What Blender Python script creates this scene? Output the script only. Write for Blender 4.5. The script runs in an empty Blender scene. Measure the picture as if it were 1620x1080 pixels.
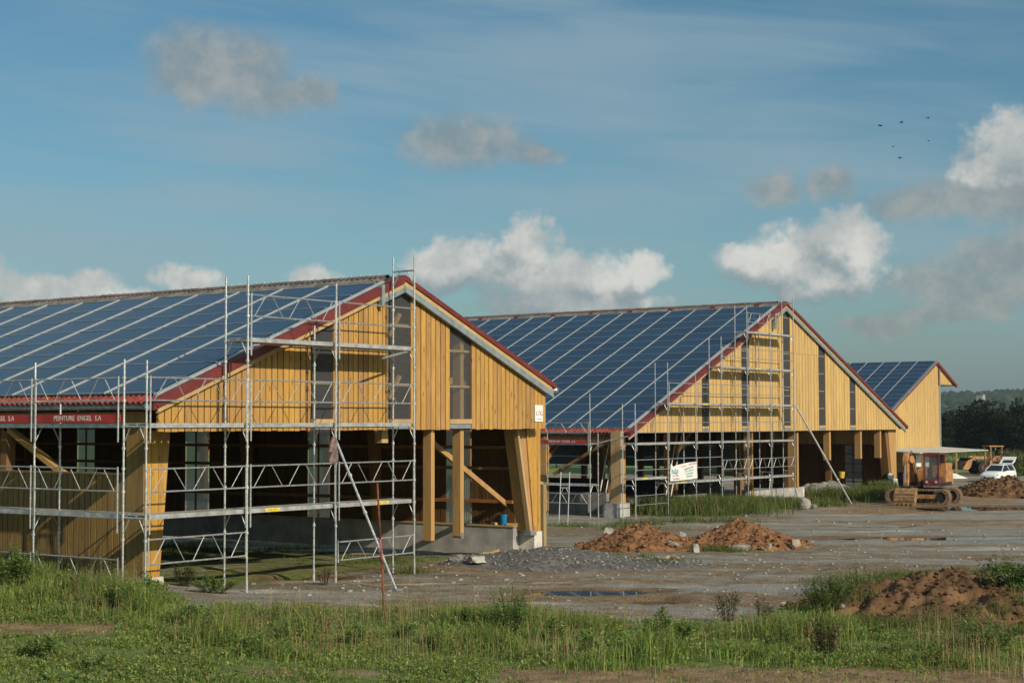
import bpy, bmesh, math, random
import numpy as np
from mathutils import Vector, Matrix
random.seed(7); np.random.seed(7)
S = bpy.context.scene
COL = S.collection
# ------------------------------------------------------------------ camera
FOC = 2580.0                                  # focal length in photo pixels (1620 wide)
CAM = np.array([-24.18985, -27.26877, 3.94507])
YAW, PIT, ROL = math.radians(35.7985), math.radians(2.84204), math.radians(-0.14245)
_f = np.array([math.cos(YAW)*math.cos(PIT), math.sin(YAW)*math.cos(PIT), math.sin(PIT)])
_r = np.array([math.sin(YAW), -math.cos(YAW), 0.0]); _u = np.cross(_r, _f)
CR = math.cos(ROL)*_r + math.sin(ROL)*_u
CU = -math.sin(ROL)*_r + math.cos(ROL)*_u
cd = bpy.data.cameras.new('camera'); cam = bpy.data.objects.new('camera', cd); COL.objects.link(cam)
cd.sensor_width = 36; cd.lens = FOC/1620*36; cd.clip_end = 20000; cd.clip_start = 0.1
cam.matrix_world = Matrix(((CR[0], CU[0], -_f[0], CAM[0]), (CR[1], CU[1], -_f[1], CAM[1]), (CR[2], CU[2], -_f[2], CAM[2]), (0, 0, 0, 1)))
S.camera = cam
S.render.resolution_x, S.render.resolution_y = 1024, 682
S.cycles.max_bounces = 6; S.cycles.diffuse_bounces = 3; S.cycles.glossy_bounces = 3; S.cycles.transmission_bounces = 4; S.cycles.transparent_max_bounces = 10; S.cycles.volume_bounces = 0
S.cycles.caustics_reflective = False; S.cycles.caustics_refractive = False

def pix(P):
    d = np.asarray(P, float) - CAM; z = d@_f
    return np.stack([810+FOC*(d@CR)/z, 540-FOC*(d@CU)/z], -1)
def ray(px, py):
    return _f + (px-810)/FOC*CR - (py-540)/FOC*CU
def hit(px, py, ax, val):
    d = ray(px, py); t = (val-CAM[ax])/d[ax]; return CAM + t*d

# ------------------------------------------------------------------ light, sky
LV = np.array([0.27, 1.0, -0.56]); LV = LV/np.linalg.norm(LV)       # way the sunlight travels
SUN_EL = math.asin(-LV[2]); SUN_AZ = math.atan2(-LV[0], -LV[1])
sd = bpy.data.lights.new('sun', 'SUN'); so = bpy.data.objects.new('sun', sd); COL.objects.link(so)
sd.energy = 4.2; sd.angle = math.radians(0.55); sd.color = (1.0, 0.87, 0.68)
so.rotation_euler = Vector(LV).to_track_quat('-Z', 'Y').to_euler(); so.location = (-20, -40, 30)
SKY_STRENGTH = 0.085
S.view_settings.view_transform = 'Standard'; S.view_settings.look = 'None'
S.view_settings.exposure = 0.0; S.view_settings.gamma = 1.0
S.view_settings.use_curve_mapping = False

class NT:
    def __init__(s, tree): s.t = tree
    def n(s, typ, **kw):
        nd = s.t.nodes.new(typ)
        for k, v in kw.items():
            if k == 'i':
                for a, b in v.items():
                    if hasattr(b, 'is_output') or isinstance(b, bpy.types.NodeSocket): s.t.links.new(b, nd.inputs[a])
                    else: nd.inputs[a].default_value = b
            else: setattr(nd, k, v)
        return nd
    def m(s, op, a, b=0.0, c=None, clamp=False):
        i = {0: a, 1: b}
        if c is not None: i[2] = c
        return s.n('ShaderNodeMath', operation=op, use_clamp=clamp, i=i).outputs[0]
    def v(s, op, a, b=(0, 0, 0)):
        return s.n('ShaderNodeVectorMath', operation=op, i={0: a, 1: b})
    def mix(s, f, a, b, bt='MIX'):
        nd = s.n('ShaderNodeMix', data_type='RGBA', blend_type=bt)
        for k, x in ((0, f), (6, a), (7, b)):
            if isinstance(x, bpy.types.NodeSocket): s.t.links.new(x, nd.inputs[k])
            else: nd.inputs[k].default_value = x if k == 0 else (*x[:3], 1)
        return nd.outputs[2]
    def noise(s, vec, scale, detail=4, rough=.55, dist=0, dim='3D'):
        return s.n('ShaderNodeTexNoise', noise_dimensions=dim, i={'Vector': vec, 'Scale': scale, 'Detail': detail, 'Roughness': rough, 'Distortion': dist}).outputs[0]
    def ramp(s, f, lo, hi):
        return s.n('ShaderNodeMapRange', interpolation_type='SMOOTHSTEP', i={0: f, 1: lo, 2: hi, 3: 0.0, 4: 1.0}).outputs[0]
    def scale(s, vec, sc):
        return s.v('MULTIPLY', vec, sc).outputs[0]

W = bpy.data.worlds.new('World'); S.world = W; W.use_nodes = True
W.node_tree.nodes.clear(); T = NT(W.node_tree)
def sky_uv(px, py):
    d = ray(px, py); d = d/np.linalg.norm(d)
    return math.atan2(d@_r, d[0]*math.cos(YAW)+d[1]*math.sin(YAW)), math.asin(d[2])
def build_world():
    tc = T.n('ShaderNodeTexCoord').outputs['Generated']
    sky = T.n('ShaderNodeTexSky', sky_type='NISHITA', sun_disc=False, sun_elevation=SUN_EL, sun_rotation=SUN_AZ, altitude=100, air_density=1.0, dust_density=1.2, ozone_density=1.5).outputs[0]
    nrm = T.v('NORMALIZE', tc).outputs[0]
    fx = T.v('DOT_PRODUCT', nrm, (math.cos(YAW), math.sin(YAW), 0)).outputs['Value']
    rx = T.v('DOT_PRODUCT', nrm, tuple(_r)).outputs['Value']
    sz = T.n('ShaderNodeSeparateXYZ', i={0: nrm}).outputs[2]
    u = T.m('ARCTAN2', rx, fx); v = T.m('ARCSINE', sz)
    uv = T.n('ShaderNodeCombineXYZ', i={0: u, 1: v, 2: 0.0}).outputs[0]
    def field(vec, blobs):
        acc = None
        for (px, py, ax, ay) in blobs:
            a, b = sky_uv(px, py)
            d = T.v('SUBTRACT', vec, (a, b, 0)).outputs[0]
            d = T.v('MULTIPLY', d, (FOC/ax, FOC/ay, 0)).outputs[0]
            q = T.v('DOT_PRODUCT', d, d).outputs['Value']
            acc = q if acc is None else T.n('ShaderNodeMath', operation='SMOOTH_MIN', i={0: acc, 1: q, 2: 0.55}).outputs[0]
        return T.m('SUBTRACT', 1.0, acc)
    warp = T.n('ShaderNodeTexNoise', noise_dimensions='3D', i={'Vector': uv, 'Scale': 26.0, 'Detail': 4, 'Roughness': .62}).outputs['Color']
    wv = T.v('SUBTRACT', warp, (.5, .5, .5)).outputs[0]
    wuv = T.v('ADD', uv, T.scale(wv, (.030, .026, 0))).outputs[0]
    cum = [(740, 415, 95, 52), (828, 388, 66, 52), (690, 425, 62, 42), (850, 440, 118, 58), (950, 436, 80, 46), (1018, 428, 40, 36),
           (1250, 400, 74, 50), (1335, 382, 74, 56), (1195, 418, 76, 42), (1290, 437, 118, 40), (1365, 405, 48, 50),
           (1605, 235, 80, 78), (1560, 275, 70, 42), (1690, 250, 90, 90),
           (40, 460, 86, 34), (130, 456, 70, 30), (292, 440, 62, 30), (495, 437, 52, 24), (200, 475, 200, 20), (-60, 440, 90, 50),
           (900, 480, 170, 30)]
    soft = [(320, 100, 95, 62), (372, 112, 84, 66), (300, 130, 70, 44), (430, 155, 84, 38), (495, 152, 46, 34),
            (700, 222, 80, 44), (760, 228, 84, 44), (840, 246, 60, 22), (1225, 302, 48, 30), (1312, 296, 34, 30), (1440, 325, 80, 30), (1540, 318, 130, 34), (1640, 318, 100, 44), (1590, 415, 100, 48), (1640, 395, 90, 48), (1490, 442, 100, 36), (1570, 465, 130, 34), (1710, 420, 100, 54), (1480, 492, 70, 20), (1395, 515, 70, 20)]
    fb = T.noise(uv, 70.0, 5, .62)
    # clouds of the same kind all round the sky, away from the ones in view
    au = T.m('ABSOLUTE', u)
    away = T.ramp(au, .42, .62)
    low = T.ramp(v, .42, .06)
    base = T.noise(T.scale(uv, (1, 2.4, 1)), 5.5, 3, .55)
    gen = T.m('MULTIPLY', T.m('MULTIPLY', T.m('SUBTRACT', base, .50), 5.0), T.m('MULTIPLY', away, low))
    F = T.m('MAXIMUM', field(wuv, cum), T.m('SUBTRACT', gen, T.m('MULTIPLY', T.m('SUBTRACT', 1.0, away), 2.0)))
    off = T.v('ADD', wuv, (.010, .016, 0)).outputs[0]
    F2 = field(off, cum)
    dens = T.m('ADD', F, T.m('MULTIPLY', T.m('SUBTRACT', fb, .5), 2.1))
    a1 = T.m('MULTIPLY', T.ramp(dens, -.12, .82), .95)
    lit = T.m('ADD', T.m('MULTIPLY', T.m('SUBTRACT', F, F2), 1.15), T.m('MULTIPLY', T.m('SUBTRACT', fb, .5), 1.5))
    lit = T.ramp(lit, -.62, .62)
    mott = T.ramp(T.n('ShaderNodeSeparateColor', i={0: warp}).outputs[2], .36, .66)
    lit = T.m('MULTIPLY', lit, T.m('ADD', T.m('MULTIPLY', mott, .55), .45))
    S1 = 1/SKY_STRENGTH
    ccol = T.mix(lit, tuple(S1*c for c in (.27, .325, .35)), tuple(S1*c for c in (.73, .72, .67)))
    G = T.m('ADD', field(wuv, soft), T.m('MULTIPLY', T.m('SUBTRACT', fb, .5), .95))
    a2 = T.m('MULTIPLY', T.ramp(G, -.45, 1.05), .72)
    gl = T.ramp(T.m('ADD', T.m('MULTIPLY', fb, .5), T.m('MULTIPLY', mott, .12)), .18, .46)
    scol = T.mix(gl, tuple(S1*c for c in (.245, .28, .285)), tuple(S1*c for c in (.41, .405, .37)))
    # thin high streaks
    rot = T.n('ShaderNodeVectorRotate', rotation_type='Z_AXIS', i={'Vector': uv, 'Angle': .09}).outputs[0]
    ci = T.noise(T.scale(rot, (3.2, 26, 1)), 1.3, 3, .6, .4)
    ci2 = T.noise(T.scale(uv, (2.2, 4.5, 1)), 1.6, 2, .5)
    cia = T.m('MULTIPLY', T.ramp(T.m('ADD', T.m('MULTIPLY', ci, .5), T.m('MULTIPLY', ci2, .55)), .38, .66), .62)
    cia = T.m('MULTIPLY', cia, T.ramp(v, .012, .10))
    skyc = T.n('ShaderNodeHueSaturation', i={'Hue': .494, 'Saturation': 1.12, 'Value': 1.0, 'Color': sky}).outputs[0]
    tint = T.mix(1.0, skyc, (.65, .89, .92), 'MULTIPLY')
    hz = T.ramp(v, .10, -.01)
    col = T.mix(T.m('MULTIPLY', hz, .55), tint, tuple(S1*c for c in (.245, .295, .345)))
    col = T.mix(cia, col, tuple(S1*c for c in (.30, .41, .47)))
    col = T.mix(a2, col, scol)
    col = T.mix(a1, col, ccol)
    bg = T.n('ShaderNodeBackground', i={'Color': col, 'Strength': SKY_STRENGTH})
    out = T.n('ShaderNodeOutputWorld'); W.node_tree.links.new(bg.outputs[0], out.inputs[0])
build_world()
W.cycles.sampling_method = 'MANUAL'; W.cycles.sample_map_resolution = 256

# ------------------------------------------------------------------ materials
MAT = {}
def newmat(name):
    m = bpy.data.materials.new(name); m.use_nodes = True; m.node_tree.nodes.clear()
    t = NT(m.node_tree)
    out = t.n('ShaderNodeOutputMaterial'); b = t.n('ShaderNodeBsdfPrincipled')
    m.node_tree.links.new(b.outputs[0], out.inputs[0])
    MAT[name] = m
    return m, t, b, out
def L(t, a, b): t.t.links.new(a, b)
def bump(t, b, h, strength, dist=.01):
    nd = t.n('ShaderNodeBump', i={'Height': h, 'Strength': strength, 'Distance': dist}); L(t, nd.outputs[0], b.inputs['Normal'])
def simple(name, col, rough=.6, metal=0.0, var=.25, sc=6.0, bmp=0.0, col2=None, spec=.5, stretch=(1, 1, 1), rnd=.0):
    m, t, b, out = newmat(name)
    tc = t.n('ShaderNodeTexCoord').outputs['Object']; tc = t.scale(tc, stretch)
    n1 = t.noise(tc, sc, 5, .6)
    c2 = col2 or tuple(max(0, c*(1-var)) for c in col); c1 = col if col2 else tuple(c*(1+var*.6) for c in col)
    c = t.mix(t.ramp(n1, .32, .68), c2, c1)
    if rnd:
        oi = t.n('ShaderNodeObjectInfo').outputs['Random']
        hs = t.n('ShaderNodeHueSaturation', i={'Hue': .5, 'Saturation': 1, 'Value': t.m('ADD', 1-rnd, t.m('MULTIPLY', oi, 2*rnd)), 'Color': c}); c = hs.outputs[0]
    L(t, c, b.inputs['Base Color'])
    b.inputs['Roughness'].default_value = rough; b.inputs['Metallic'].default_value = metal
    b.inputs['Specular IOR Level'].default_value = spec
    if bmp: bump(t, b, t.noise(tc, sc*4, 6, .65), bmp, .02)
    return m
def wood(name, c1, c2, vert=True, rnd=.10, attr=False, knots=True, rough=.72, stain=0.0):
    m, t, b, out = newmat(name)
    tc = t.n('ShaderNodeTexCoord').outputs['Object']
    oi = t.n('ShaderNodeObjectInfo').outputs['Random']
    if attr:
        at = t.n('ShaderNodeAttribute', attribute_name='rnd').outputs['Fac']; oi = at
    sh = t.n('ShaderNodeCombineXYZ', i={0: t.m('MULTIPLY', oi, 37.0), 1: t.m('MULTIPLY', oi, 11.0), 2: t.m('MULTIPLY', oi, 91.0)}).outputs[0]
    p = t.v('ADD', tc, sh).outputs[0]
    grain = t.noise(t.scale(p, (26, 26, 1.3) if vert else (3, 3, 26)), 1.6, 5, .65, .6)
    big = t.noise(t.scale(p, (3, 3, .55)), 1.5, 3, .5)
    c = t.mix(t.ramp(grain, .30, .72), c2, c1)
    c = t.mix(t.m('MULTIPLY', t.ramp(big, .35, .70), .35), c, tuple(x*.62 for x in c2))
    if knots:
        vo = t.n('ShaderNodeTexVoronoi', i={'Vector': t.scale(p, (6.5, 6.5, 1.7)), 'Scale': 1.0}).outputs['Distance']
        c = t.mix(t.m('MULTIPLY', t.ramp(vo, .19, .06), .75), c, (.10, .045, .015))
    if stain:
        st = t.noise(t.scale(tc, (1.2, 1.2, .35)), 1.0, 4, .6)
        c = t.mix(t.m('MULTIPLY', t.ramp(st, .45, .75), stain), c, (.22, .17, .09))
    hs = t.n('ShaderNodeHueSaturation', i={'Hue': t.m('ADD', .496, t.m('MULTIPLY', oi, .008)), 'Saturation': t.m('ADD', .97, t.m('MULTIPLY', oi, .10)), 'Value': t.m('ADD', 1-rnd, t.m('MULTIPLY', oi, 2*rnd)), 'Color': c})
    L(t, hs.outputs[0], b.inputs['Base Color'])
    b.inputs['Roughness'].default_value = rough; b.inputs['Specular IOR Level'].default_value = .25
    bump(t, b, grain, .25, .006)
    return m
wood('larch', (.58, .355, .130), (.41, .228, .066), rnd=.14)
wood('larch_side_shaded', (.37, .25, .10), (.24, .15, .055), stain=.45)  # side planks: shade of this face put into a darker, greener larch colour
wood('larch_pier', (.60, .36, .11), (.43, .225, .055))
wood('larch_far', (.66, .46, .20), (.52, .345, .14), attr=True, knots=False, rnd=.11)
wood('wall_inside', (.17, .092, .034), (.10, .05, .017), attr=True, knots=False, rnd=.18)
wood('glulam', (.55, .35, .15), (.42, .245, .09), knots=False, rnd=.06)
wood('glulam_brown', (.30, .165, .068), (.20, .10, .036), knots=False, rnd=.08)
wood('pale_wood', (.58, .41, .21), (.46, .31, .14), knots=False, rnd=.08)
wood('purlin_wood', (.40, .20, .075), (.28, .12, .04), vert=False, knots=False)
wood('stake_wood', (.46, .36, .17), (.30, .22, .09), knots=False)
simple('backing', (.16, .10, .045), .85)
simple('red_metal', (.165, .027, .023), .5, 0, .22, 3.0)
simple('red_tile', (.25, .045, .03), .7, 0, .45, 5.0, .2)
simple('ridge_brown', (.16, .125, .11), .8, 0, .55, 7.0, .25, rnd=.25)
simple('slate_grey', (.13, .125, .115), .75, 0, .5, 2.2, .15)
simple('galv', (.50, .53, .55), .44, .75, .30, 9.0)
simple('galv_dull', (.33, .36, .375), .55, .55, .30, 7.0)
simple('scaff', (.60, .62, .61), .42, .72, .30, 14.0, rnd=.12)
simple('deck_metal', (.56, .565, .55), .50, .55, .28, 5.0, rnd=.08)
simple('deck_wood', (.44, .37, .27), .85, 0, .4, 3.0, .1)
simple('zinc_flash', (.30, .36, .39), .5, .4, .2, 4.0)
simple('seam_grey', (.32, .37, .38), .7, 0, .2, 5.0)
simple('white_rail', (.40, .44, .45), .5, .1, .12, 5.0)
simple('concrete', (.40, .39, .36), .9, 0, .28, 1.7, .25)
simple('concrete_pale', (.62, .59, .52), .9, 0, .22, 2.2, .2)
simple('concrete_dark', (.21, .205, .19), .92, 0, .35, 1.5, .2)
simple('black_wall', (.022, .021, .02), .9)
simple('white_paint', (.80, .80, .77), .55, 0, .06)
simple('red_board', (.42, .03, .028), .55, 0, .25, 2.5)
simple('white_letter', (.74, .68, .66), .7, 0, .25, 30)
simple('yellow_label', (.82, .62, .02), .6, 0, .1)
simple('grey_letter', (.16, .17, .17), .7)
simple('orange_letter', (.62, .30, .05), .7)
simple('teal_print', (.34, .52, .52), .7, 0, .35, 8)
simple('rose_print', (.62, .40, .42), .7, 0, .3, 8)
simple('rust', (.20, .065, .034), .85, 0, .45, 9, .2)
simple('rust_pink', (.32, .10, .085), .8, 0, .3, 9)
simple('blue_plastic', (.012, .22, .52), .38, 0, .1)
simple('yellow_plastic', (.62, .46, .04), .5, 0, .2)
simple('cloth', (.21, .15, .14), .95, 0, .4, 12)
simple('jeans', (.065, .10, .125), .95, 0, .4, 14)
simple('dark_cloth', (.03, .028, .03), .95, 0, .3, 12)
simple('white_cloth', (.55, .54, .50), .95, 0, .2, 9)
simple('skin', (.38, .21, .14), .6, 0, .15)
simple('hair', (.03, .02, .015), .8)
simple('exc_orange', (.46, .225, .085), .6, 0, .40, 3.2, .1)
simple('exc_bucket', (.30, .185, .09), .8, 0, .40, 4.5, .2)
simple('exc_maroon', (.15, .035, .028), .55, 0, .4, 4)
simple('exc_track', (.235, .15, .085), .9, 0, .45, 5, .3)
simple('exc_dark', (.022, .019, .016), .75, 0, .5, 4)
simple('car_white', (.80, .81, .80), .22, 0, .03, 2)
simple('black_rubber', (.018, .018, .018), .85, 0, .3)
simple('black_plastic', (.025, .025, .027), .6)
simple('chrome', (.55, .56, .57), .25, .9, .1)
simple('lamp_glass', (.55, .57, .58), .12, 0, .2)
simple('plate_yellow', (.78, .78, .70), .5)
simple('sheet_white', (.74, .72, .66), .75, 0, .15, 2)
simple('canopy_grey', (.52, .52, .46), .75, 0, .18, 1.2)
simple('soil', (.150, .076, .036), .97, 0, .4, 3.0, 1.0, col2=(.285, .150, .074), spec=.15)
simple('soil_dark', (.105, .058, .029), .97, 0, .4, 2.2, 1.0, col2=(.215, .125, .064), spec=.15)
simple('clod', (.215, .112, .056), .97, 0, .5, 9, .5, spec=.1)
simple('clod_dark', (.125, .075, .042), .97, 0, .5, 9, .5, spec=.1)
simple('gravel_heap', (.135, .132, .126), .93, 0, .5, 9.0, .9, spec=.25)
simple('gravel_pale', (.30, .29, .265), .93, 0, .4, 7.0, .8, spec=.2)
simple('stone', (.36, .335, .29), .92, 0, .35, 3.0, .4, rnd=.3)
simple('pebble', (.31, .295, .26), .92, 0, .45, 8.0, .2)
simple('block', (.33, .275, .21), .92, 0, .35, 4.0, .4, rnd=.25)
simple('block_red', (.42, .22, .12), .92, 0, .35, 4.0, .4, rnd=.2)
simple('bark', (.07, .05, .035), .95, 0, .4, 6, .5)
simple('bird_black', (.012, .012, .013), .8)
simple('far_wall', (.40, .39, .36), .8); simple('far_roof', (.07, .08, .10), .8)
simple('mesh_curtain', (.20, .26, .28), .8, 0, .18, 1.0, stretch=(1, 1, 4))
def panel_mat():
    m, t, b, o = newmat('solar_cell')
    tc = t.n('ShaderNodeTexCoord').outputs['Object']
    oi = t.n('ShaderNodeObjectInfo').outputs['Random']
    n = t.noise(tc, 1.2, 3, .5)
    c = t.mix(t.ramp(n, .3, .7), (.010, .034, .078), (.012, .042, .090))
    # cell grid lines
    g = t.n('ShaderNodeTexBrick', offset=0.0, i={'Vector': tc, 'Color1': (0, 0, 0, 1), 'Color2': (0, 0, 0, 1), 'Mortar': (1, 1, 1, 1), 'Scale': 1.0, 'Mortar Size': .006, 'Brick Width': .165, 'Row Height': .165}).outputs[1]
    c = t.mix(t.m('MULTIPLY', g, .35), c, (.06, .09, .13))
    hs = t.n('ShaderNodeHueSaturation', i={'Hue': .5, 'Saturation': 1, 'Value': t.m('ADD', .82, t.m('MULTIPLY', oi, .36)), 'Color': c})
    L(t, hs.outputs[0], b.inputs['Base Color'])
    b.inputs['Roughness'].default_value = .20; b.inputs['Specular IOR Level'].default_value = .36
    return m
panel_mat()
def sheet_glass(name, tint, alpha, rough=.12):
    m, t, b, o = newmat(name)
    b.inputs['Base Color'].default_value = (*tint, 1); b.inputs['Roughness'].default_value = rough
    tr = t.n('ShaderNodeBsdfTransparent', i={'Color': (.80, .84, .84, 1)})
    tl = t.n('ShaderNodeBsdfTranslucent', i={'Color': (*tint, 1)})
    m1 = t.n('ShaderNodeMixShader', i={0: .5}); L(t, b.outputs[0], m1.inputs[1]); L(t, tl.outputs[0], m1.inputs[2])
    mx = t.n('ShaderNodeMixShader', i={0: alpha}); L(t, tr.outputs[0], mx.inputs[1]); L(t, m1.outputs[0], mx.inputs[2])
    L(t, mx.outputs[0], o.inputs[0]); return m
sheet_glass('polycarb', (.36, .37, .40), .30)
sheet_glass('polycarb_green', (.42, .47, .38), .80, .35)
def glass_dark():
    m, t, b, o = newmat('car_glass')
    b.inputs['Base Color'].default_value = (.012, .018, .022, 1); b.inputs['Roughness'].default_value = .06
glass_dark()
def water_mat():
    m, t, b, o = newmat('puddle_water')
    b.inputs['Base Color'].default_value = (.020, .018, .014, 1); b.inputs['Roughness'].default_value = .03; b.inputs['Specular IOR Level'].default_value = .5
    tc = t.n('ShaderNodeTexCoord').outputs['Object']
    bump(t, b, t.noise(tc, 3.0, 2, .5), .03, .01)
water_mat()
def leaf_mat(name, rough=.6, trans=.35, spec=.3):
    m, t, b, o = newmat(name)
    c = t.n('ShaderNodeAttribute', attribute_name='Col').outputs['Color']
    L(t, c, b.inputs['Base Color']); b.inputs['Roughness'].default_value = rough; b.inputs['Specular IOR Level'].default_value = spec
    tl = t.n('ShaderNodeBsdfTranslucent'); L(t, c, tl.inputs[0])
    mx = t.n('ShaderNodeMixShader', i={0: trans}); L(t, b.outputs[0], mx.inputs[1]); L(t, tl.outputs[0], mx.inputs[2]); L(t, mx.outputs[0], o.inputs[0])
leaf_mat('foliage'); leaf_mat('grass_blade', .6, .42, .25); leaf_mat('far_foliage', .85, .1, .1)
def ground_mat():
    m, t, b, o = newmat('site_ground')
    geo = t.n('ShaderNodeNewGeometry').outputs['Position']
    fine = t.noise(geo, 16.0, 7, .75)
    grit = t.noise(geo, 55.0, 3, .7)
    vor = t.n('ShaderNodeTexVoronoi', i={'Vector': geo, 'Scale': 13.0}).outputs['Distance']
    mid = t.noise(geo, .9, 5, .6)
    a = math.atan2(_f[1], _f[0])
    rot = t.n('ShaderNodeVectorRotate', rotation_type='Z_AXIS', i={'Vector': geo, 'Angle': -a}).outputs[0]
    band = t.noise(t.scale(rot, (.30, .055, 1)), 1.0, 5, .62, .8)
    big = t.noise(t.scale(rot, (.16, .07, 1)), 1.0, 4, .55)
    gravel = t.mix(t.ramp(fine, .30, .74), (.15, .143, .125), (.44, .42, .365))
    gravel = t.mix(t.m('MULTIPLY', t.ramp(grit, .60, .72), .5), gravel, (.58, .56, .51))
    mud = t.mix(t.ramp(t.noise(geo, 3.5, 6, .7), .3, .7), (.11, .076, .04), (.30, .215, .12))
    c = t.mix(t.m('MULTIPLY', t.ramp(t.m('ADD', band, t.m('MULTIPLY', t.m('SUBTRACT', mid, .5), .35)), .42, .60), .9), gravel, mud)
    pale = t.mix(t.ramp(fine, .3, .7), (.44, .41, .34), (.64, .61, .53))
    c = t.mix(t.m('MULTIPLY', t.ramp(t.noise(t.scale(rot, (.55, .10, 1)), 1.0, 6, .7, .5), .57, .69), .75), c, pale)
    soil = t.mix(t.ramp(t.noise(geo, 2.4, 7, .7), .3, .7), (.165, .105, .055), (.35, .24, .135))
    green = t.mix(t.ramp(t.noise(geo, 5, 6, .7), .3, .7), (.10, .145, .032), (.20, .24, .07))
    at = t.n('ShaderNodeAttribute', attribute_name='zone').outputs['Color']
    sp = t.n('ShaderNodeSeparateColor', i={0: at})
    brk = t.m('SUBTRACT', mid, .5)
    fs = t.ramp(t.m('ADD', sp.outputs[0], t.m('MULTIPLY', brk, 1.1)), .40, .62)
    c = t.mix(fs, c, soil)
    fg = t.ramp(t.m('ADD', sp.outputs[1], t.m('MULTIPLY', t.m('SUBTRACT', t.noise(geo, 1.6, 6, .7), .5), 1.5)), .40, .62)
    c = t.mix(fg, c, green)
    field = t.mix(t.ramp(t.noise(t.scale(geo, (.05, .05, 1)), 1.0, 6, .65), .35, .65), (.12, .20, .055), (.20, .27, .085))
    c = t.mix(sp.outputs[2], c, field)
    # damp patches
    wa = t.n('ShaderNodeAttribute', attribute_name='zone').outputs['Alpha']
    wet0 = t.ramp(t.noise(t.scale(rot, (.40, .09, 1)), 1.0, 4, .6), .58, .68)
    wet = t.m('MAXIMUM', t.m('MULTIPLY', wet0, .7), wa)
    notg = t.m('SUBTRACT', 1.0, sp.outputs[2])
    c = t.mix(t.m('MULTIPLY', t.m('MULTIPLY', wet, notg), .45), c, (.065, .045, .024))
    L(t, c, b.inputs['Base Color'])
    L(t, t.m('SUBTRACT', .95, t.m('MULTIPLY', t.m('MULTIPLY', wet, notg), .32)), b.inputs['Roughness'])
    b.inputs['Specular IOR Level'].default_value = .25
    h = t.m('ADD', t.m('MULTIPLY', fine, .7), t.m('MULTIPLY', t.ramp(vor, .0, .5), .5))
    bump(t, b, h, .85, .05)
ground_mat()
def hill_mat():
    m, t, b, o = newmat('hill_forest')
    geo = t.n('ShaderNodeNewGeometry').outputs['Position']
    n = t.noise(t.scale(geo, (.006, .006, .02)), 1.0, 6, .65)
    c = t.mix(t.ramp(n, .35, .65), (.020, .045, .020), (.055, .085, .032))
    L(t, c, b.inputs['Base Color']); b.inputs['Roughness'].default_value = .95; b.inputs['Specular IOR Level'].default_value = .1
hill_mat()

# ------------------------------------------------------------------ mesh helpers
def root_of(o):
    while o.parent: o = o.parent
    return o
class MB:
    """collects shapes into one mesh"""
    def __init__(s): s.v = []; s.f = []; s.rnd = []
    def add(s, vs, fs, r=None):
        k = len(s.v); s.v += [tuple(map(float, p)) for p in vs]; s.f += [tuple(i+k for i in f) for f in fs]
        s.rnd += [random.random() if r is None else r]*len(vs); return s
    def box(s, x0, y0, z0, x1, y1, z1):
        return s.add([(x0, y0, z0), (x1, y0, z0), (x1, y1, z0), (x0, y1, z0), (x0, y0, z1), (x1, y0, z1), (x1, y1, z1), (x0, y1, z1)],
                     [(0, 3, 2, 1), (4, 5, 6, 7), (0, 1, 5, 4), (1, 2, 6, 5), (2, 3, 7, 6), (3, 0, 4, 7)])
    def prism(s, poly, axis, a, b):
        """poly of 2-D points, extruded along axis between a and b; 2-D order is (the other two axes)"""
        def P(q, w): return {0: (w, q[0], q[1]), 1: (q[0], w, q[1]), 2: (q[0], q[1], w)}[axis]
        n = len(poly); vs = [P(q, a) for q in poly]+[P(q, b) for q in poly]
        fs = [tuple(range(n)), tuple(range(2*n-1, n-1, -1))]+[(i, i+n, (i+1) % n+n, (i+1) % n) for i in range(n)]
        return s.add(vs, fs)
    def bar(s, p0, p1, w, h, up=(0, 0, 1)):
        p0, p1 = Vector(p0), Vector(p1); d = (p1-p0).normalized(); u = Vector(up)
        if abs(d.dot(u)) > .98: u = Vector((1, 0, 0))
        a = d.cross(u).normalized()*w/2; c = a.cross(d).normalized()*h/2
        vs = [p+q for p in (p0, p1) for q in (-a-c, a-c, a+c, -a+c)]
        return s.add(vs, [(0, 3, 2, 1), (4, 5, 6, 7), (0, 1, 5, 4), (1, 2, 6, 5), (2, 3, 7, 6), (3, 0, 4, 7)])
    def tube(s, p0, p1, r0, r1=None, n=7, caps=True):
        r1 = r0 if r1 is None else r1
        p0, p1 = Vector(p0), Vector(p1); d = (p1-p0).normalized()
        a = d.orthogonal().normalized(); c = d.cross(a)
        vs = [p+(a*math.cos(6.2832*i/n)+c*math.sin(6.2832*i/n))*r for p, r in ((p0, r0), (p1, r1)) for i in range(n)]
        fs = [(i, (i+1) % n, (i+1) % n+n, i+n) for i in range(n)]
        if caps: fs += [tuple(range(n-1, -1, -1)), tuple(range(n, 2*n))]
        return s.add(vs, fs)
    def build(s, name, mat, parent=None, smooth=False, local=False, bevel=0):
        me = bpy.data.meshes.new(name)
        off = Vector((0, 0, 0)) if (parent is None or local) else root_of(parent).location
        me.from_pydata([(a-off[0], b-off[1], c-off[2]) for a, b, c in s.v], [], s.f); me.update()
        if len(s.rnd) == len(me.vertices):
            at = me.attributes.new('rnd', 'FLOAT', 'POINT'); at.data.foreach_set('value', s.rnd)
        o = bpy.data.objects.new(name, me); COL.objects.link(o); me.materials.append(MAT[mat])
        if smooth: me.polygons.foreach_set('use_smooth', [True]*len(me.polygons))
        if bevel:
            md = o.modifiers.new('bevel', 'BEVEL'); md.width = bevel; md.segments = 2; md.limit_method = 'ANGLE'
        o.parent = parent
        return o
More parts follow.
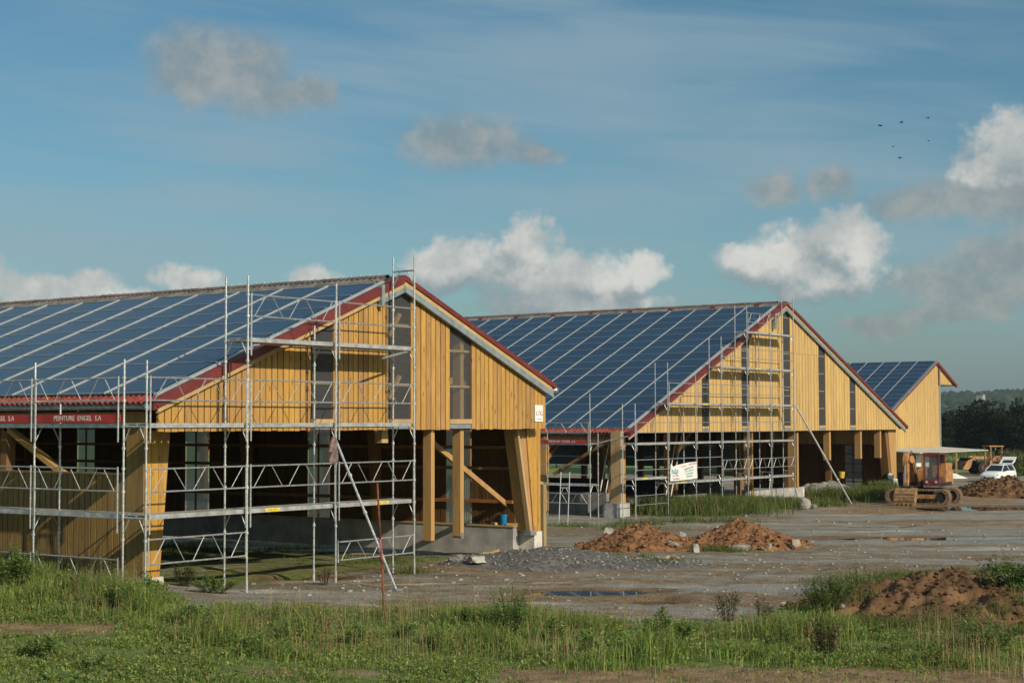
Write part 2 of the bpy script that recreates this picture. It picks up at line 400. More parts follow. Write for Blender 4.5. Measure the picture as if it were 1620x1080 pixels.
def arrmesh(name, V, Fc, mat, parent=None, col=None, smooth=False, quads=True):
    """fast mesh from numpy arrays"""
    me = bpy.data.meshes.new(name); k = Fc.shape[1]
    me.vertices.add(len(V)); me.vertices.foreach_set('co', np.ascontiguousarray(V, dtype=np.float32).ravel())
    me.loops.add(Fc.size); me.loops.foreach_set('vertex_index', np.ascontiguousarray(Fc, dtype=np.int32).ravel())
    me.polygons.add(len(Fc)); me.polygons.foreach_set('loop_start', np.arange(0, Fc.size, k, dtype=np.int32))
    me.polygons.foreach_set('loop_total', np.full(len(Fc), k, dtype=np.int32))
    if smooth: me.polygons.foreach_set('use_smooth', np.ones(len(Fc), dtype=bool))
    me.update(calc_edges=True)
    if col is not None:
        at = me.color_attributes.new('Col', 'FLOAT_COLOR', 'POINT')
        c4 = np.ones((len(V), 4), np.float32); c4[:, :3] = col; at.data.foreach_set('color', c4.ravel())
    me.materials.append(MAT[mat])
    o = bpy.data.objects.new(name, me); COL.objects.link(o); o.parent = parent
    return o
def tag(o, label, cat, group=None, kind=None):
    if label: o['label'] = label
    if cat: o['category'] = cat
    if group: o['group'] = group
    if kind: o['kind'] = kind
    return o
def thing(name, label, cat, loc=(0, 0, 0), rotz=0.0, group=None):
    o = bpy.data.objects.new(name, None); COL.objects.link(o); o.empty_display_size = .3
    o.location = loc; o.rotation_euler = (0, 0, rotz); return tag(o, label, cat, group)
def inst(src, name, parent, loc, rot=(0, 0, 0)):
    """another object sharing src's mesh, in its thing's own space"""
    o = bpy.data.objects.new(name, src.data if hasattr(src, 'data') else src); COL.objects.link(o)
    o.parent = parent; o.location = Vector(loc)-root_of(parent).location; o.rotation_euler = rot; return o
def text_obj(txt, size, mat, parent, mtx, name='lettering', ext=.002, align='CENTER'):
    cu = bpy.data.curves.new(name, 'FONT'); cu.body = txt; cu.size = size; cu.extrude = ext; cu.align_x = align; cu.align_y = 'CENTER'; cu.resolution_u = 2
    tmp = bpy.data.objects.new('tmp', cu); COL.objects.link(tmp)
    me = bpy.data.meshes.new_from_object(tmp); bpy.data.objects.remove(tmp); me.name = name
    me.materials.clear(); me.materials.append(MAT[mat])
    o = bpy.data.objects.new(name, me); COL.objects.link(o); o.parent = parent
    off = root_of(parent).location if parent else Vector((0, 0, 0))
    o.matrix_local = Matrix.Translation(-off) @ mtx
    return o
def frame_mtx(origin, xdir, ydir):
    x = Vector(xdir).normalized(); y = Vector(ydir).normalized(); z = x.cross(y)
    m = Matrix((x, y, z)).transposed().to_4x4(); m.translation = Vector(origin); return m
# value noise (numpy)
class VN:
    def __init__(s, seed): s.r = np.random.RandomState(seed).rand(256, 256)
    def one(s, x, y):
        xi = np.floor(x).astype(int); yi = np.floor(y).astype(int); fx = x-xi; fy = y-yi
        fx = fx*fx*(3-2*fx); fy = fy*fy*(3-2*fy); g = lambda a, b: s.r[a % 256, b % 256]
        return (g(xi, yi)*(1-fx)+g(xi+1, yi)*fx)*(1-fy)+(g(xi, yi+1)*(1-fx)+g(xi+1, yi+1)*fx)*fy
    def fbm(s, x, y, o=5, p=.55):
        t = 0; a = 1; n = 0
        for i in range(o): t = t+a*s.one(x*2**i+17*i, y*2**i+31*i); n += a; a *= p
        return t/n
N1 = VN(3); N2 = VN(11)
def sst(a, b, x):
    t = np.clip((x-a)/(b-a), 0, 1); return t*t*(3-2*t)
CY, SY = math.cos(YAW), math.sin(YAW)
def st(x, y): return (x-CAM[0])*CY+(y-CAM[1])*SY, (x-CAM[0])*SY-(y-CAM[1])*CY
def from_st(s, t): return CAM[0]+s*CY+t*SY, CAM[1]+s*SY-t*CY
GS = [-200, 4, 9, 15, 19, 40, 46, 55, 80, 100, 140, 400, 900, 6000]
GZ = [2.4, 2.35, 2.0, .35, 0, 0, -.06, -.36, -.76, -.9, -1.1, -1.6, -6, -8]
def G0(x, y):
    x = np.asarray(x, float); y = np.asarray(y, float); s, t = st(x, y)
    z = np.interp(s, GS, GZ)
    z = z+.42*np.exp(-((x+.5)**2/8+(y-5)**2/50))
    z = z+.20*np.exp(-((x-15)**2/18+(y-1)**2/10))
    z = z+.35*np.exp(-((x-78)**2/60+(y-17)**2/30))
    return z
def G(x, y):
    x = np.asarray(x, float); y = np.asarray(y, float); s, t = st(x, y)
    near = np.clip(1.2-s/140, 0, 1)
    return G0(x, y)+near*((N1.fbm(x*.45, y*.45, 4)-.5)*.16+(N2.fbm(x*1.9, y*1.9, 3)-.5)*.05)
def gz(x, y): return float(G(x, y))

# ------------------------------------------------------------------ ground
def on_ground(px, py):
    s = 40.0
    for _ in range(30):
        z = float(G0(*hit(px, py, 2, 0)[:2])) if _ == 0 else float(G0(w[0], w[1]))
        w = hit(px, py, 2, z)
    return w
PUD = []
for (px, py, rt, rs) in ((934, 933.5, 1.45, .75), (1036, 949, .62, .50), (1570, 802, 4.6, 2.2), (1500, 806, 1.6, .9), (1530, 849, 4.6, 1.1), (1196, 862, .9, .5), (470, 914, 1.2, .45), (330, 884, 1.0, .5), (1390, 832, 1.5, .5)):
    w = on_ground(px, py); PUD.append((w[0], w[1], rt, rs, float(G0(w[0], w[1]))-.085))
_G_plain = G
def pmask(x, y, p):
    s, t = st(x, y); s0, t0 = st(p[0], p[1])
    n = (N2.fbm(x*.9+5, y*.9, 3)-.5)*.9
    return ((t-t0)/p[2])**2+((s-s0)/p[3])**2+n
def G(x, y):
    z = _G_plain(x, y)
    for p in PUD:
        q = pmask(x, y, p); m = 1-sst(.55, 2.1, q); z = z*(1-m)+np.minimum(z, p[4]-.045)*m
    return z
def gz(x, y): return float(G(np.array([x]), np.array([y]))[0])
GRASS_X = [-400, 0, 150, 250, 300, 600, 800, 1000, 1150, 1270, 1330, 1400, 1500, 1620, 2000]
GRASS_Y = [890, 893, 900, 925, 957, 968, 962, 990, 988, 965, 972, 1000, 1008, 1014, 1020]
def fg_mask(px, py):
    """(green cover, bare soil) for the near ground as it lies in plan"""
    yb = np.interp(px, GRASS_X, GRASS_Y)
    g = sst(-10, 14, py-yb)
    path1 = sst(240, 160, px)*np.exp(-((py-993)/13.0)**2)
    path2 = sst(690, 860, px)*sst(1044, 1064, py)*sst(1110, 1085, py)
    path3 = sst(330, 420, px)*sst(700, 560, px)*np.exp(-((py-1062)/9.0)**2)*.7
    soil = np.maximum(np.maximum(path1, path2), path3)
    soil = np.maximum(soil, sst(1290, 1340, px)*sst(915, 930, py)*sst(1030, 1012, py))
    return g*(1-.93*np.maximum(np.maximum(path1, path2), path3)), np.maximum(soil, g*.35)
RUT = [np.array([on_ground(a, b)[:2] for a, b in L_]) for L_ in (((1700, 890), (1450, 872), (1200, 885), (950, 925), (700, 948), (430, 950), (250, 960)), ((1650, 800), (1540, 818), (1420, 838), (1290, 880), (1180, 930), (1080, 965)), ((1500, 800), (1330, 830), (1120, 890), (860, 912), (640, 920)))]
def rut_mask(x, y):
    m = np.zeros(np.shape(x))
    for P in RUT:
        d = np.full(np.shape(x), 99.0)
        for a, b in zip(P[:-1], P[1:]):
            e = b-a; t = np.clip(((x-a[0])*e[0]+(y-a[1])*e[1])/(e@e), 0, 1); d = np.minimum(d, np.hypot(x-a[0]-t*e[0], y-a[1]-t*e[1]))
        d = d+(N1.fbm(x*.8, y*.8, 3)-.5)*.9; m = np.maximum(m, np.exp(-((d-.9)/.28)**2)*sst(.30, .50, N2.fbm(x*.35, y*.35+9, 3)))
    return m
_G_rut = G
def G(x, y): return _G_rut(x, y)-.035*rut_mask(np.asarray(x, float), np.asarray(y, float))
def build_ground():
    s = np.r_[-150, -60, -20, 0, 8, np.arange(13, 60, .22), np.arange(60, 150, .8), 150*np.geomspace(1.01, 45, 60)]
    c = np.r_[np.linspace(-3.2, -.56, 24), np.linspace(-.55, .55, 340), np.linspace(.56, 3.2, 24)]
    SS, CC = np.meshgrid(s, c, indexing='ij'); TT = CC*np.maximum(SS, 25)
    X, Y = from_st(SS, TT); Z = G(X, Y)
    V = np.stack([X, Y, Z], -1).reshape(-1, 3); n, m = SS.shape
    i = np.arange(n-1)[:, None]*m+np.arange(m-1)[None]; i = i.ravel()
    Fc = np.stack([i, i+m, i+m+1, i+1], -1)
    o = arrmesh('ground', V, Fc[:, ::-1], 'site_ground', smooth=True)
    sv = SS.ravel(); ok = sv > 14
    px = np.zeros(len(V)); py = np.zeros(len(V)); q = pix(V[ok]); px[ok] = q[:, 0]; py[ok] = q[:, 1]; py[~ok] = 1200; px[~ok] = 400
    g, so_ = fg_mask(px, py)
    far = sst(62, 48, sv); g = g*far; so_ = so_*far
    # thin weeds inside the near barn and round the far one
    x, y = V[:, 0], V[:, 1]
    g = np.maximum(g, .55*((x > 2) & (x < 16) & (y > 1.5) & (y < 22)))
    def blob(px_, py_, rt, rs, w=1.0):
        p = on_ground(px_, py_); s0, t0 = st(p[0], p[1]); s1, t1 = st(x, y); return w*np.exp(-((t1-t0)/rt)**2-((s1-s0)/rs)**2)
    for a in ((1100, 805, 3.6, 5, 1.), (1240, 800, 2.5, 4, .8), (1340, 790, 2.5, 3, .9), (920, 832, 3.5, 3, .6), (1020, 890, 2.0, 1.5, .8), (1130, 850, 2.4, 1.2, .6), (1400, 925, 2.0, 1.6, .7), (560, 880, 2.6, 1.2, .6), (680, 900, 1.2, 1.0, .45)): g = np.maximum(g, blob(*a))
    for a in ((470, 905, 3.2, 1.6, .9), (1400, 808, 5, 5, .8), (1500, 790, 6, 5, .9), (1560, 830, 6, 3, .6), (900, 940, 3.0, 1.6, .55), (1330, 905, 2.4, 1.1, .5), (1000, 815, 2.5, 1.5, .8)): so_ = np.maximum(so_, blob(*a))
    z4 = np.zeros((len(V), 4), np.float32); z4[:, 0] = so_; z4[:, 1] = g; z4[:, 2] = sst(150, 172, sv+.0*x)
    wet = np.zeros(len(V))
    for p in PUD: wet = np.maximum(wet, 1-sst(1.1, 3.6, pmask(x, y, p)))
    z4[:, 0] = np.maximum(z4[:, 0], .9*wet); z4[:, 0] = np.maximum(z4[:, 0], .42*rut_mask(x, y)); wet = np.maximum(wet, .25*rut_mask(x, y)); z4[:, 3] = wet
    at = o.data.color_attributes.new('zone', 'FLOAT_COLOR', 'POINT'); at.data.foreach_set('color', z4.ravel())
    tag(o, None, None, kind='structure')
build_ground()
for p in PUD:
    th = np.linspace(0, 2*math.pi, 40, endpoint=False); s0, t0 = st(p[0], p[1])
    X, Y = from_st(s0+np.sin(th)*p[3]*1.25, t0+np.cos(th)*p[2]*1.25)
    mb = MB(); mb.add([(a, b, p[4]) for a, b in zip(X, Y)], [tuple(range(39, -1, -1))])
    tag(mb.build('puddle', 'puddle_water'), None, None, kind='structure')

# hills on the horizon and the woods that cover them
def hill_h(az, k):
    v = N1.fbm(az*9+40*k, az*0+3.3*k, 4)
    return v
def build_hills():
    az = np.linspace(-1.3, 1.3, 300)
    rings = [(750, -8, 0), (1200, -4, 3), (1650, 8, 7), (2050, 21, 9), (2350, 30, 10), (2700, 26, 5), (3300, -10, 0)]
    V = []
    for r, h, amp in rings:
        z = h+amp*(hill_h(az, 1.0)-.5)*2
        V.append(np.stack([CAM[0]+r*np.cos(YAW-az), CAM[1]+r*np.sin(YAW-az), z], -1))
    V = np.array(V); n, m = V.shape[:2]
    i = (np.arange(n-1)[:, None]*m+np.arange(m-1)[None]).ravel()
    o = arrmesh('hills', V.reshape(-1, 3), np.stack([i, i+1, i+m+1, i+m], -1), 'hill_forest', smooth=True)
    tag(o, None, None, kind='structure')
    # woods: many rounded crowns
    rs = np.random.RandomState(5); VV = []; FF = []; CC = []; k = 0
    bm = bmesh.new(); bmesh.ops.create_icosphere(bm, subdivisions=1, radius=1); bm.verts.ensure_lookup_table()
    iv = np.array([v.co for v in bm.verts]); jf = np.array([[v.index for v in f.verts] for f in bm.faces]); bm.free()
    R = np.array([r for r, _, _ in rings]); Hh = np.array([h for _, h, _ in rings]); A = np.array([a for _, _, a in rings])
    for _ in range(9000):
        r = 800+1650*rs.rand()**.7; a = rs.uniform(.20, .40) if rs.rand() < .72 else rs.uniform(-.6, .7)
        gap = N2.one(np.array(a*70), np.array(r*.011))
        if r < 1900 and gap > .60: continue
        z = np.interp(r, R, Hh)+np.interp(r, R, A)*(float(hill_h(np.array([a]), 1.0)[0])-.5)*2
        w = rs.uniform(3.2, 6.8)*(.75+r/4000); h = w*rs.uniform(.8, 1.2)
        v = iv*(1+.28*(rs.rand(len(iv), 1)-.5))*np.array([w, w, h])+np.array([CAM[0]+r*math.cos(YAW-a), CAM[1]+r*math.sin(YAW-a), z+h*.5])
        VV.append(v); FF.append(jf+k); k += len(v)
        g = rs.uniform(.6, 1.25); tone = np.array([.030, .055, .020]) if rs.rand() < .6 else np.array([.050, .075, .026])
        CC.append(np.tile(tone*g, (len(v), 1)))
    o = arrmesh('distant_woods', np.vstack(VV), np.vstack(FF), 'far_foliage', col=np.vstack(CC), smooth=True)
    tag(o, 'hazy green woods covering the far hillside', 'woods', kind='stuff')
build_hills()

# ------------------------------------------------------------------ barns
def solar_roof(roof, ridge, tan, y0, cols, rows, start, pitch_y=1.715, pitch_s=1.04, lift=.05, limit=300):
    """panels and rails on the slope that falls towards -x from the ridge line (rx, rz)"""
    rx, rz = ridge; c = 1/math.sqrt(1+tan*tan); sn = tan*c
    D = Vector((-c, 0, -sn)); Nn = Vector((-sn, 0, c)); ang = math.atan(tan)
    R = Matrix((Vector((0, 1, 0)), D*-1, Vector((0, 1, 0)).cross(D*-1))).transposed()   # local x = y axis, local y = up the slope
    eul = R.to_euler()
    if (R @ Vector((0, 0, 1))).dot(Nn) < 0:
        R = Matrix((Vector((0, -1, 0)), D*-1, Vector((0, -1, 0)).cross(D*-1))).transposed(); eul = R.to_euler()
    mb = MB(); hx, hy = pitch_y/2-.042, pitch_s/2-.017
    mb.box(-hx, -hy, -.02, hx, hy, .02)
    first = None; count = 0
    base = Vector((rx, 0, rz))
    for k in range(cols):
        for j in range(rows):
            p = base+D*(start+(j+.5)*pitch_s)+Nn*(lift+.02); p.y = y0+(k+.5)*pitch_y
            if first is None:
                me = bpy.data.meshes.new('solar_panel'); me.from_pydata(mb.v, [], mb.f); me.materials.append(MAT['solar_cell']); first = me
            o = bpy.data.objects.new('solar_panel', first); COL.objects.link(o); o.parent = roof
            o.location = p-root_of(roof).location; o.rotation_euler = (eul[0]+random.uniform(-.004, .004), eul[1]+random.uniform(-.004, .004), eul[2]); count += 1
    for k in range(1, cols+1):
        y = y0+k*pitch_y; m = MB()
        a = base+D*(start-.03)+Nn*(lift+.045); b = base+D*(start+rows*pitch_s+.03)+Nn*(lift+.045); a.y = b.y = y
        m.bar(a, b, .050, .045, up=Nn); m.build('rail', 'white_rail', roof)
    for j in range(rows+1):
        a = base+D*(start+j*pitch_s)+Nn*(lift+.034); b = a.copy(); a.y = y0; b.y = y0+cols*pitch_y; m = MB(); m.bar(a, b, .022, .034, up=Nn); m.build('seam_strip', 'seam_grey', roof)
    # carrier sheet whose grey edges show between the rows
    m = MB(); ya, yb = y0-.02, y0+cols*pitch_y+.02
    p = [base+D*(start-.02)+Nn*(lift-.012), base+D*(start+rows*pitch_s+.02)+Nn*(lift-.012)]
    m.add([(p[0].x, ya, p[0].z), (p[1].x, ya, p[1].z), (p[1].x, yb, p[1].z), (p[0].x, yb, p[0].z)], [(0, 1, 2, 3)])
    m.build('carrier_sheet', 'galv_dull', roof)
def ridge_tiles(roof, rx, rz, y0, y1, pitch, r=.13, studs=True):
    mb = MB(); n = 7
    vs = []; 
    for yy, rr in ((0, r), (pitch*.82, r*.92), (pitch*.84, r*1.1), (pitch*1.03, r*1.1)):
        for i in range(n+1):
            a = math.pi*i/n; vs.append((rr*1.25*math.cos(a), yy, rr*math.sin(a)))
    fs = [(q*(n+1)+i, q*(n+1)+i+1, (q+1)*(n+1)+i+1, (q+1)*(n+1)+i) for q in range(3) for i in range(n)]
    mb.add(vs, fs)
    me = bpy.data.meshes.new('ridge_tile'); me.from_pydata(mb.v, [], mb.f); me.materials.append(MAT['ridge_brown'])
    sm = MB(); sm.tube((0, 0, 0), (0, 0, .05), .032, .022, 6); st_me = bpy.data.meshes.new('ridge_clip'); st_me.from_pydata(sm.v, [], sm.f); st_me.materials.append(MAT['white_rail'])
    k = 0; y = y0
    while y < y1:
        o = inst(me, 'ridge_tile', roof, (rx, y, rz-.03+random.uniform(-.006, .006)), (0, random.uniform(-.02, .02), 0))
        inst(st_me, 'ridge_clip', roof, (rx-.03, y+pitch*.93, rz+r-.035)) if studs else None
        y += pitch; k += 1
def corr_strip(mb, x0, z0, x1, z1, y0, y1, pitch=.17, amp=.025):
    """corrugated sheet following the slope between two lines, waves across y"""
    n = int((y1-y0)/pitch*6); ys = np.linspace(y0, y1, n); h = amp*np.sin(ys/pitch*2*math.pi)
    vs = [(x0, y, z0+a) for y, a in zip(ys, h)]+[(x1, y, z1+a) for y, a in zip(ys, h)]
    return mb.add(vs, [(i, i+1, n+i+1, n+i) for i in range(n-1)])
def plank_poly(mb, x0, x1, yf, th, z0, za, zb):
    """upright plank facing -y with a sloping top (za at x0, zb at x1)"""
    return mb.prism([(x0, z0), (x1, z0), (x1, zb), (x0, za)], 1, yf+th, yf)
def gable_window(parent, x0, x1, z0, top, yf, transoms, ridge_x=None, mat='polycarb'):
    """corrugated clear sheet with timber sill and transoms"""
    n = max(10, int((x1-x0)/.076*6)); xs = np.linspace(x0, x1, n); mb = MB()
    if ridge_x and x0 < ridge_x < x1: xs = np.sort(np.r_[xs, ridge_x]); n += 1
    yy = yf+.055+.009*np.sin((xs-x0)/.076*2*math.pi)
    mb.add([(x, y, z0) for x, y in zip(xs, yy)]+[(x, y, top(x)) for x, y in zip(xs, yy)], [(i, i+1, n+i+1, n+i) for i in range(n-1)])
    w = mb.build('window', mat, parent, smooth=True)
    m = MB(); m.box(x0-.01, yf-.015, z0-.12, x1+.01, yf+.07, z0+.015); m.build('sill', 'pale_wood', w)
    for z in transoms:
        if z < min(top(x0), top(x1))-.15:
            m = MB(); m.box(x0, yf+.075, z-.03, x1, yf+.15, z+.03); m.build('transom', 'pale_wood', w)
    return w

def barn_near():
    gy = 1.05; x0, x1 = 1.27, 16.83; rx, rz = 9.91, 7.90; t = .392
    B = thing('barn', 'long open timber barn with blue solar roof and white notice on its gable', 'barn', (x0, gy, 0))
    zr = lambda x: rz-t*abs(x-rx)
    ym = 31.0
    # roof
    m = MB()
    sl = [(1.0, zr(1.0)), (rx, rz), (17.16, zr(17.16)), (17.16, zr(17.16)-.10), (rx, rz-.10), (1.0, zr(1.0)-.10)]
    m.prism([(a, b) for a, b in sl], 1, gy-.10, ym)
    roof = m.build('roof', 'slate_grey', B)
    solar_roof(roof, (rx, rz), t, 1.30, 14, 8, .80)
    ridge_tiles(roof, rx, rz+.03, gy+.45, ym, .335, .092)
    m = MB(); corr_strip(m, rx-.12, rz-.02, rx-.80, rz-.02-.80*t+.14*t+.03, gy+.3, ym, .21, .03); m.build('top_tile_course', 'slate_grey', roof)
    m = MB(); corr_strip(m, 1.34, zr(1.34)+.04, .98, zr(.98)+.02, gy-.08, ym, .19, .026); m.build('eave_tile_course', 'red_tile', roof)
    m = MB(); corr_strip(m, rx+.05, rz+.035, 17.2, zr(17.2)+.035, gy+.2, ym, .19, .03); m.build('back_tile_slope', 'red_tile', roof)
    # red verge, wood barge board, zinc flashing
    def slope_band(xa, xb, d0, d1, ya, yb, name, mat):
        m = MB(); m.prism([(xa, zr(xa)-d1), (xb, zr(xb)-d1), (xb, zr(xb)-d0), (xa, zr(xa)-d0)], 1, yb, ya); return m.build(name, mat, B)
    slope_band(1.0, rx, -.05, .165, gy-.17, gy+.06, 'verge', 'red_metal')
    slope_band(1.3, rx-.6, -.10, -.055, gy+.05, gy+.19, 'verge_strip', 'white_rail')
    slope_band(rx, 17.20, -.05, .085, gy-.17, gy+.12, 'verge', 'red_metal')
    slope_band(1.15, rx, .165, .29, gy-.12, gy-.06, 'barge_board', 'pale_wood')
    slope_band(rx, 17.02, .085, .22, gy-.12, gy-.06, 'barge_board', 'pale_wood')
    slope_band(8.98, rx, .29, .43, gy-.14, gy-.07, 'zinc_flashing', 'zinc_flash')
    slope_band(rx, 17.04, .22, .30, gy-.145, gy-.07, 'zinc_flashing', 'zinc_flash'); slope_band(rx, 17.04, .305, .41, gy-.165, gy-.07, 'zinc_flashing', 'zinc_flash')
    m = MB(); m.box(8.90, gy-.20, 7.03, 9.02, gy-.06, 7.62); m.build('flashing_bracket', 'zinc_flash', B)
    m = MB(); m.tube((17.2, gy-.18, 4.93), (17.2, ym, 4.93), .085, n=10); m.build('gutter', 'galv', B, smooth=True)
    # left gutter
    m = MB(); n = 9
    vs = [(.90+.075*math.cos(math.pi+math.pi*i/n), y, 4.33+.075*math.sin(math.pi+math.pi*i/n)) for y in (gy-.05, ym) for i in range(n+1)]
    m.add(vs, [(i, i+1, n+2+i, n+1+i) for i in range(n)]); m.tube((.90, gy-.07, 4.32), (.90, gy-.02, 4.32), .085, n=10)
    m.build('gutter', 'galv_dull', B)
    # gable wall
    wins = [(6.38, 7.19), (9.36, 10.35), (12.09, 13.09)]
    m = MB(); cuts = [x0]+[a for w in wins for a in w]+[x1]
    for a, b in zip(cuts[::2], cuts[1::2]):
        if a < rx < b: m.prism([(a, 3.78), (b, 3.78), (b, zr(b)-.12), (rx, zr(rx)-.12), (a, zr(a)-.12)], 1, gy+.06, gy+.040)
        else: m.prism([(a, 3.78), (b, 3.78), (b, zr(b)-.12), (a, zr(a)-.12)], 1, gy+.06, gy+.040)
    wall = m.build('gable_wall', 'backing', B)
    for a, b in zip(cuts[::2], cuts[1::2]):
        n = max(1, round((b-a)/.205)); w = (b-a)/n
        for i in range(n):
            g_ = random.uniform(.012, .019); xa, xb = a+i*w+g_, a+(i+1)*w-g_; j = random.uniform(-.004, .006)
            m = MB(); plank_poly(m, xa, xb, gy+j, .027, 3.755+random.uniform(-.012, .012), zr(xa)-.11, zr(xb)-.11); m.build('plank', 'larch', wall)
    for (a, b), tr in zip(wins, ((4.97, 5.95), (4.97, 5.95, 6.6), (4.97, 5.98))):
        gable_window(B, a, b, 4.03, lambda x: zr(x)-.13, gy, tr, rx)
    m = MB(); m.box(12.09, gy+.01, 3.78, 13.09, gy+.04, 3.905); m.build('sill_flashing', 'zinc_flash', B)
    m = MB(); m.box(9.36, gy+.01, 3.78, 10.35, gy+.04, 3.905); m.build('sill_flashing', 'zinc_flash', B)
    m = MB(); m.box(6.38, gy+.01, 3.78, 7.19, gy+.04, 3.905); m.build('sill_flashing', 'zinc_flash', B)
    # gable frame posts seen below and through the clear strips
    for (xa, xb, zb) in ((11.40, 11.56, .67), (12.74, 12.90, .72)):
        m = MB(); m.box(xa, gy+.14, zb, xb, gy+.42, zr(xa)-.2); po = m.build('post', 'glulam', B)
        if xa > 12:
            m = MB(); m.box(xa+.02, gy+.12, zb-.06, xb-.02, gy+.44, zb+.10); m.build('post_shoe', 'galv_dull', po)
    for xa, za in ((12.82, 4.55), (12.82, 5.5), (9.8, 4.6), (9.8, 6.3)):
        m = MB(); m.bar((xa-.05, gy+.3, za), (xa+.42, gy+.3, za+.62), .10, .10); m.build('knee_brace', 'glulam', B)
        m = MB(); m.bar((xa-.55, gy+.9, za+.55), (xa+.6, gy+.9, za+.62), .12, .2); m.build('tie_beam', 'pale_wood', B)
    m = MB(); m.box(9.72, gy+.5, 3.4, 9.98, gy+.75, 7.4); m.build('post', 'pale_wood', B)
    # slanting brace beam behind the right opening
    a_, b_ = hit(684, 700, 1, 2.3), hit(828, 820, 1, 2.3); m = MB(); m.bar(a_, b_, .10, .15); m.build('brace_beam', 'glulam', B)
    # left pier
    m = MB(); m.prism([(1.31, .42), (1.76, .42), (2.07, 3.78), (1.31, 3.78)], 1, gy+.50, gy+.93); pier = m.build('corner_pier', 'glulam_brown', B)
    e = [1.30, 1.50, 1.72, 1.92, 2.10]
    zz = lambda x: .42 if x <= 1.76 else .42+(x-1.76)/.31*3.36
    for i in range(3):
        a, b = e[i]+.006, e[i+1]-.006; 
        bb = min(b, 1.77); m = MB(); 
        if i < 2: m.prism([(a, .42), (b, .42), (b, 3.78), (a, 3.78)], 1, gy+.49, gy+.462)
        else: m.prism([(a, .42), (1.77, .42), (1.92+.0, 2.0), (2.07, 3.78), (a, 3.78)], 1, gy+.49, gy+.462)
        m.build('plank', 'larch_pier', pier)
    for i in range(3):
        a = gy+.46+i*.20; m = MB(); m.box(1.268, a+.006, .42, 1.295, a+.194, 3.92); m.build('plank', 'larch_side_shaded', pier)
    m = MB(); m.box(1.24, gy+.42, -.1, 1.86, gy+1.0, .415); m.build('footing', 'concrete_pale', B)
    # right pier
    m = MB(); m.prism([(16.62, .64), (17.16, .64), (17.16, 3.78), (15.94, 3.78)], 1, gy+.52, gy+.95); pier = m.build('corner_pier', 'glulam', B)
    m = MB(); m.prism([(16.86, .62), (17.02, .62), (17.02, 3.78), (16.47, 3.78)], 1, gy+.51, gy+.47); m.build('plank', 'larch_pier', pier)
    m = MB(); m.box(17.03, gy+.465, .62, 17.20, gy+.50, 3.78); m.build('plank', 'larch_pier', pier)
    m = MB(); m.prism([(16.56, .64), (16.65, .64), (15.97, 3.78), (15.88, 3.78)], 1, gy+.40, gy+.55); m.build('edge_batten', 'pale_wood', pier)
    m = MB(); m.box(16.5, gy+.35, .52, 16.82, gy+.62, .66); m.build('post_shoe', 'galv_dull', pier)
    m = MB(); m.box(16.80, gy+.42, -.1, 17.22, gy+1.1, .615); m.build('footing', 'concrete_pale', B)
    # left side wall
    m = MB(); m.box(1.305, gy+1.05, .42, 1.33, 17.0, 2.76); sw = m.build('side_wall', 'backing', B)
    y = gy+1.06; i = 0
    while y < 15:
        m = MB(); j = random.uniform(0, .008); m.box(1.262+j, y+.026, .42+random.uniform(-.01, .01), 1.298+j, y+.20, 2.755); m.build('plank', 'larch_side_shaded', sw); y += .205; i += 1
    m = MB(); m.box(1.24, gy+1.05, 2.757, 1.40, 17, 2.80); m.build('cap_board', 'pale_wood', sw)
    m = MB(); m.box(1.20, gy+1.0, -.2, 1.42, 31, .40); m.build('plinth', 'concrete_dark', B)
    m = MB(); m.box(1.30, gy+.5, 3.90, 1.50, ym, 4.22); m.build('eave_beam', 'glulam', B)
    for y in (6.75, 12.5, 18.3, 24.1):
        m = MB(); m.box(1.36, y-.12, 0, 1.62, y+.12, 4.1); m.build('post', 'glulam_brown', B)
    for ya, yb in ((6.75, 4.4), (12.5, 10.1)):
        m = MB(); m.bar((1.46, ya, 3.86), (1.46, yb, 2.66), .12, .20, up=(1, 0, 0)); m.build('brace_beam', 'glulam', B)
    # right side wall, seen from inside
    m = MB(); m.box(16.42, gy+.95, -.1, 16.72, ym, .75); pl = m.build('plinth', 'concrete', B)
    m = MB(); m.box(16.39, gy+.9, .752, 16.75, ym, .80); m.build('sole_plate', 'pale_wood', B)
    strips = [(3.72, 4.70), (9.57, 10.56), (15.40, 16.50), (21.4, 22.4), (27.2, 28.2)]
    m = MB(); y = gy+.95
    while y < ym:
        b = y+.205
        if not any(a-.02 < (y+b)/2 < c+.02 for a, c in strips):
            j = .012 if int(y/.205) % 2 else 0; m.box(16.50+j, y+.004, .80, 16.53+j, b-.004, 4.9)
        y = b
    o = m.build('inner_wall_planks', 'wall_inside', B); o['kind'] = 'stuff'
    for a, c in strips:
        m = MB(); ys = np.linspace(a, c, 60); xs = 16.53+.008*np.sin(ys/.076*6.283)
        m.add([(x, y, .82) for x, y in zip(xs, ys)]+[(x, y, 3.72) for x, y in zip(xs, ys)], [(i, i+1, 61+i, 60+i) for i in range(59)])
        w = m.build('clear_strip', 'polycarb_green', B, smooth=True)
        m = MB(); m.box(16.44, (a+c)/2-.025, .82, 16.49, (a+c)/2+.025, 3.72); m.build('mullion', 'glulam_brown', w)
        m = MB(); m.box(16.50, a, 3.722, 16.53, c, 4.9); m.build('head_panel', 'glulam_brown', w)
    for z in (1.52, 2.54, 3.18, 4.3):
        m = MB(); m.box(16.38, gy+.95, z-.05, 16.49, ym, z+.05); m.build('purlin', 'purlin_wood', B)
    for y in (7.3, 13.1, 19.0, 24.8):
        m = MB(); m.prism([(16.1, .75), (16.36, .75), (16.36, 4.9), (15.75, 4.9)], 1, y-.09, y+.09); m.build('post', 'glulam_brown', B)
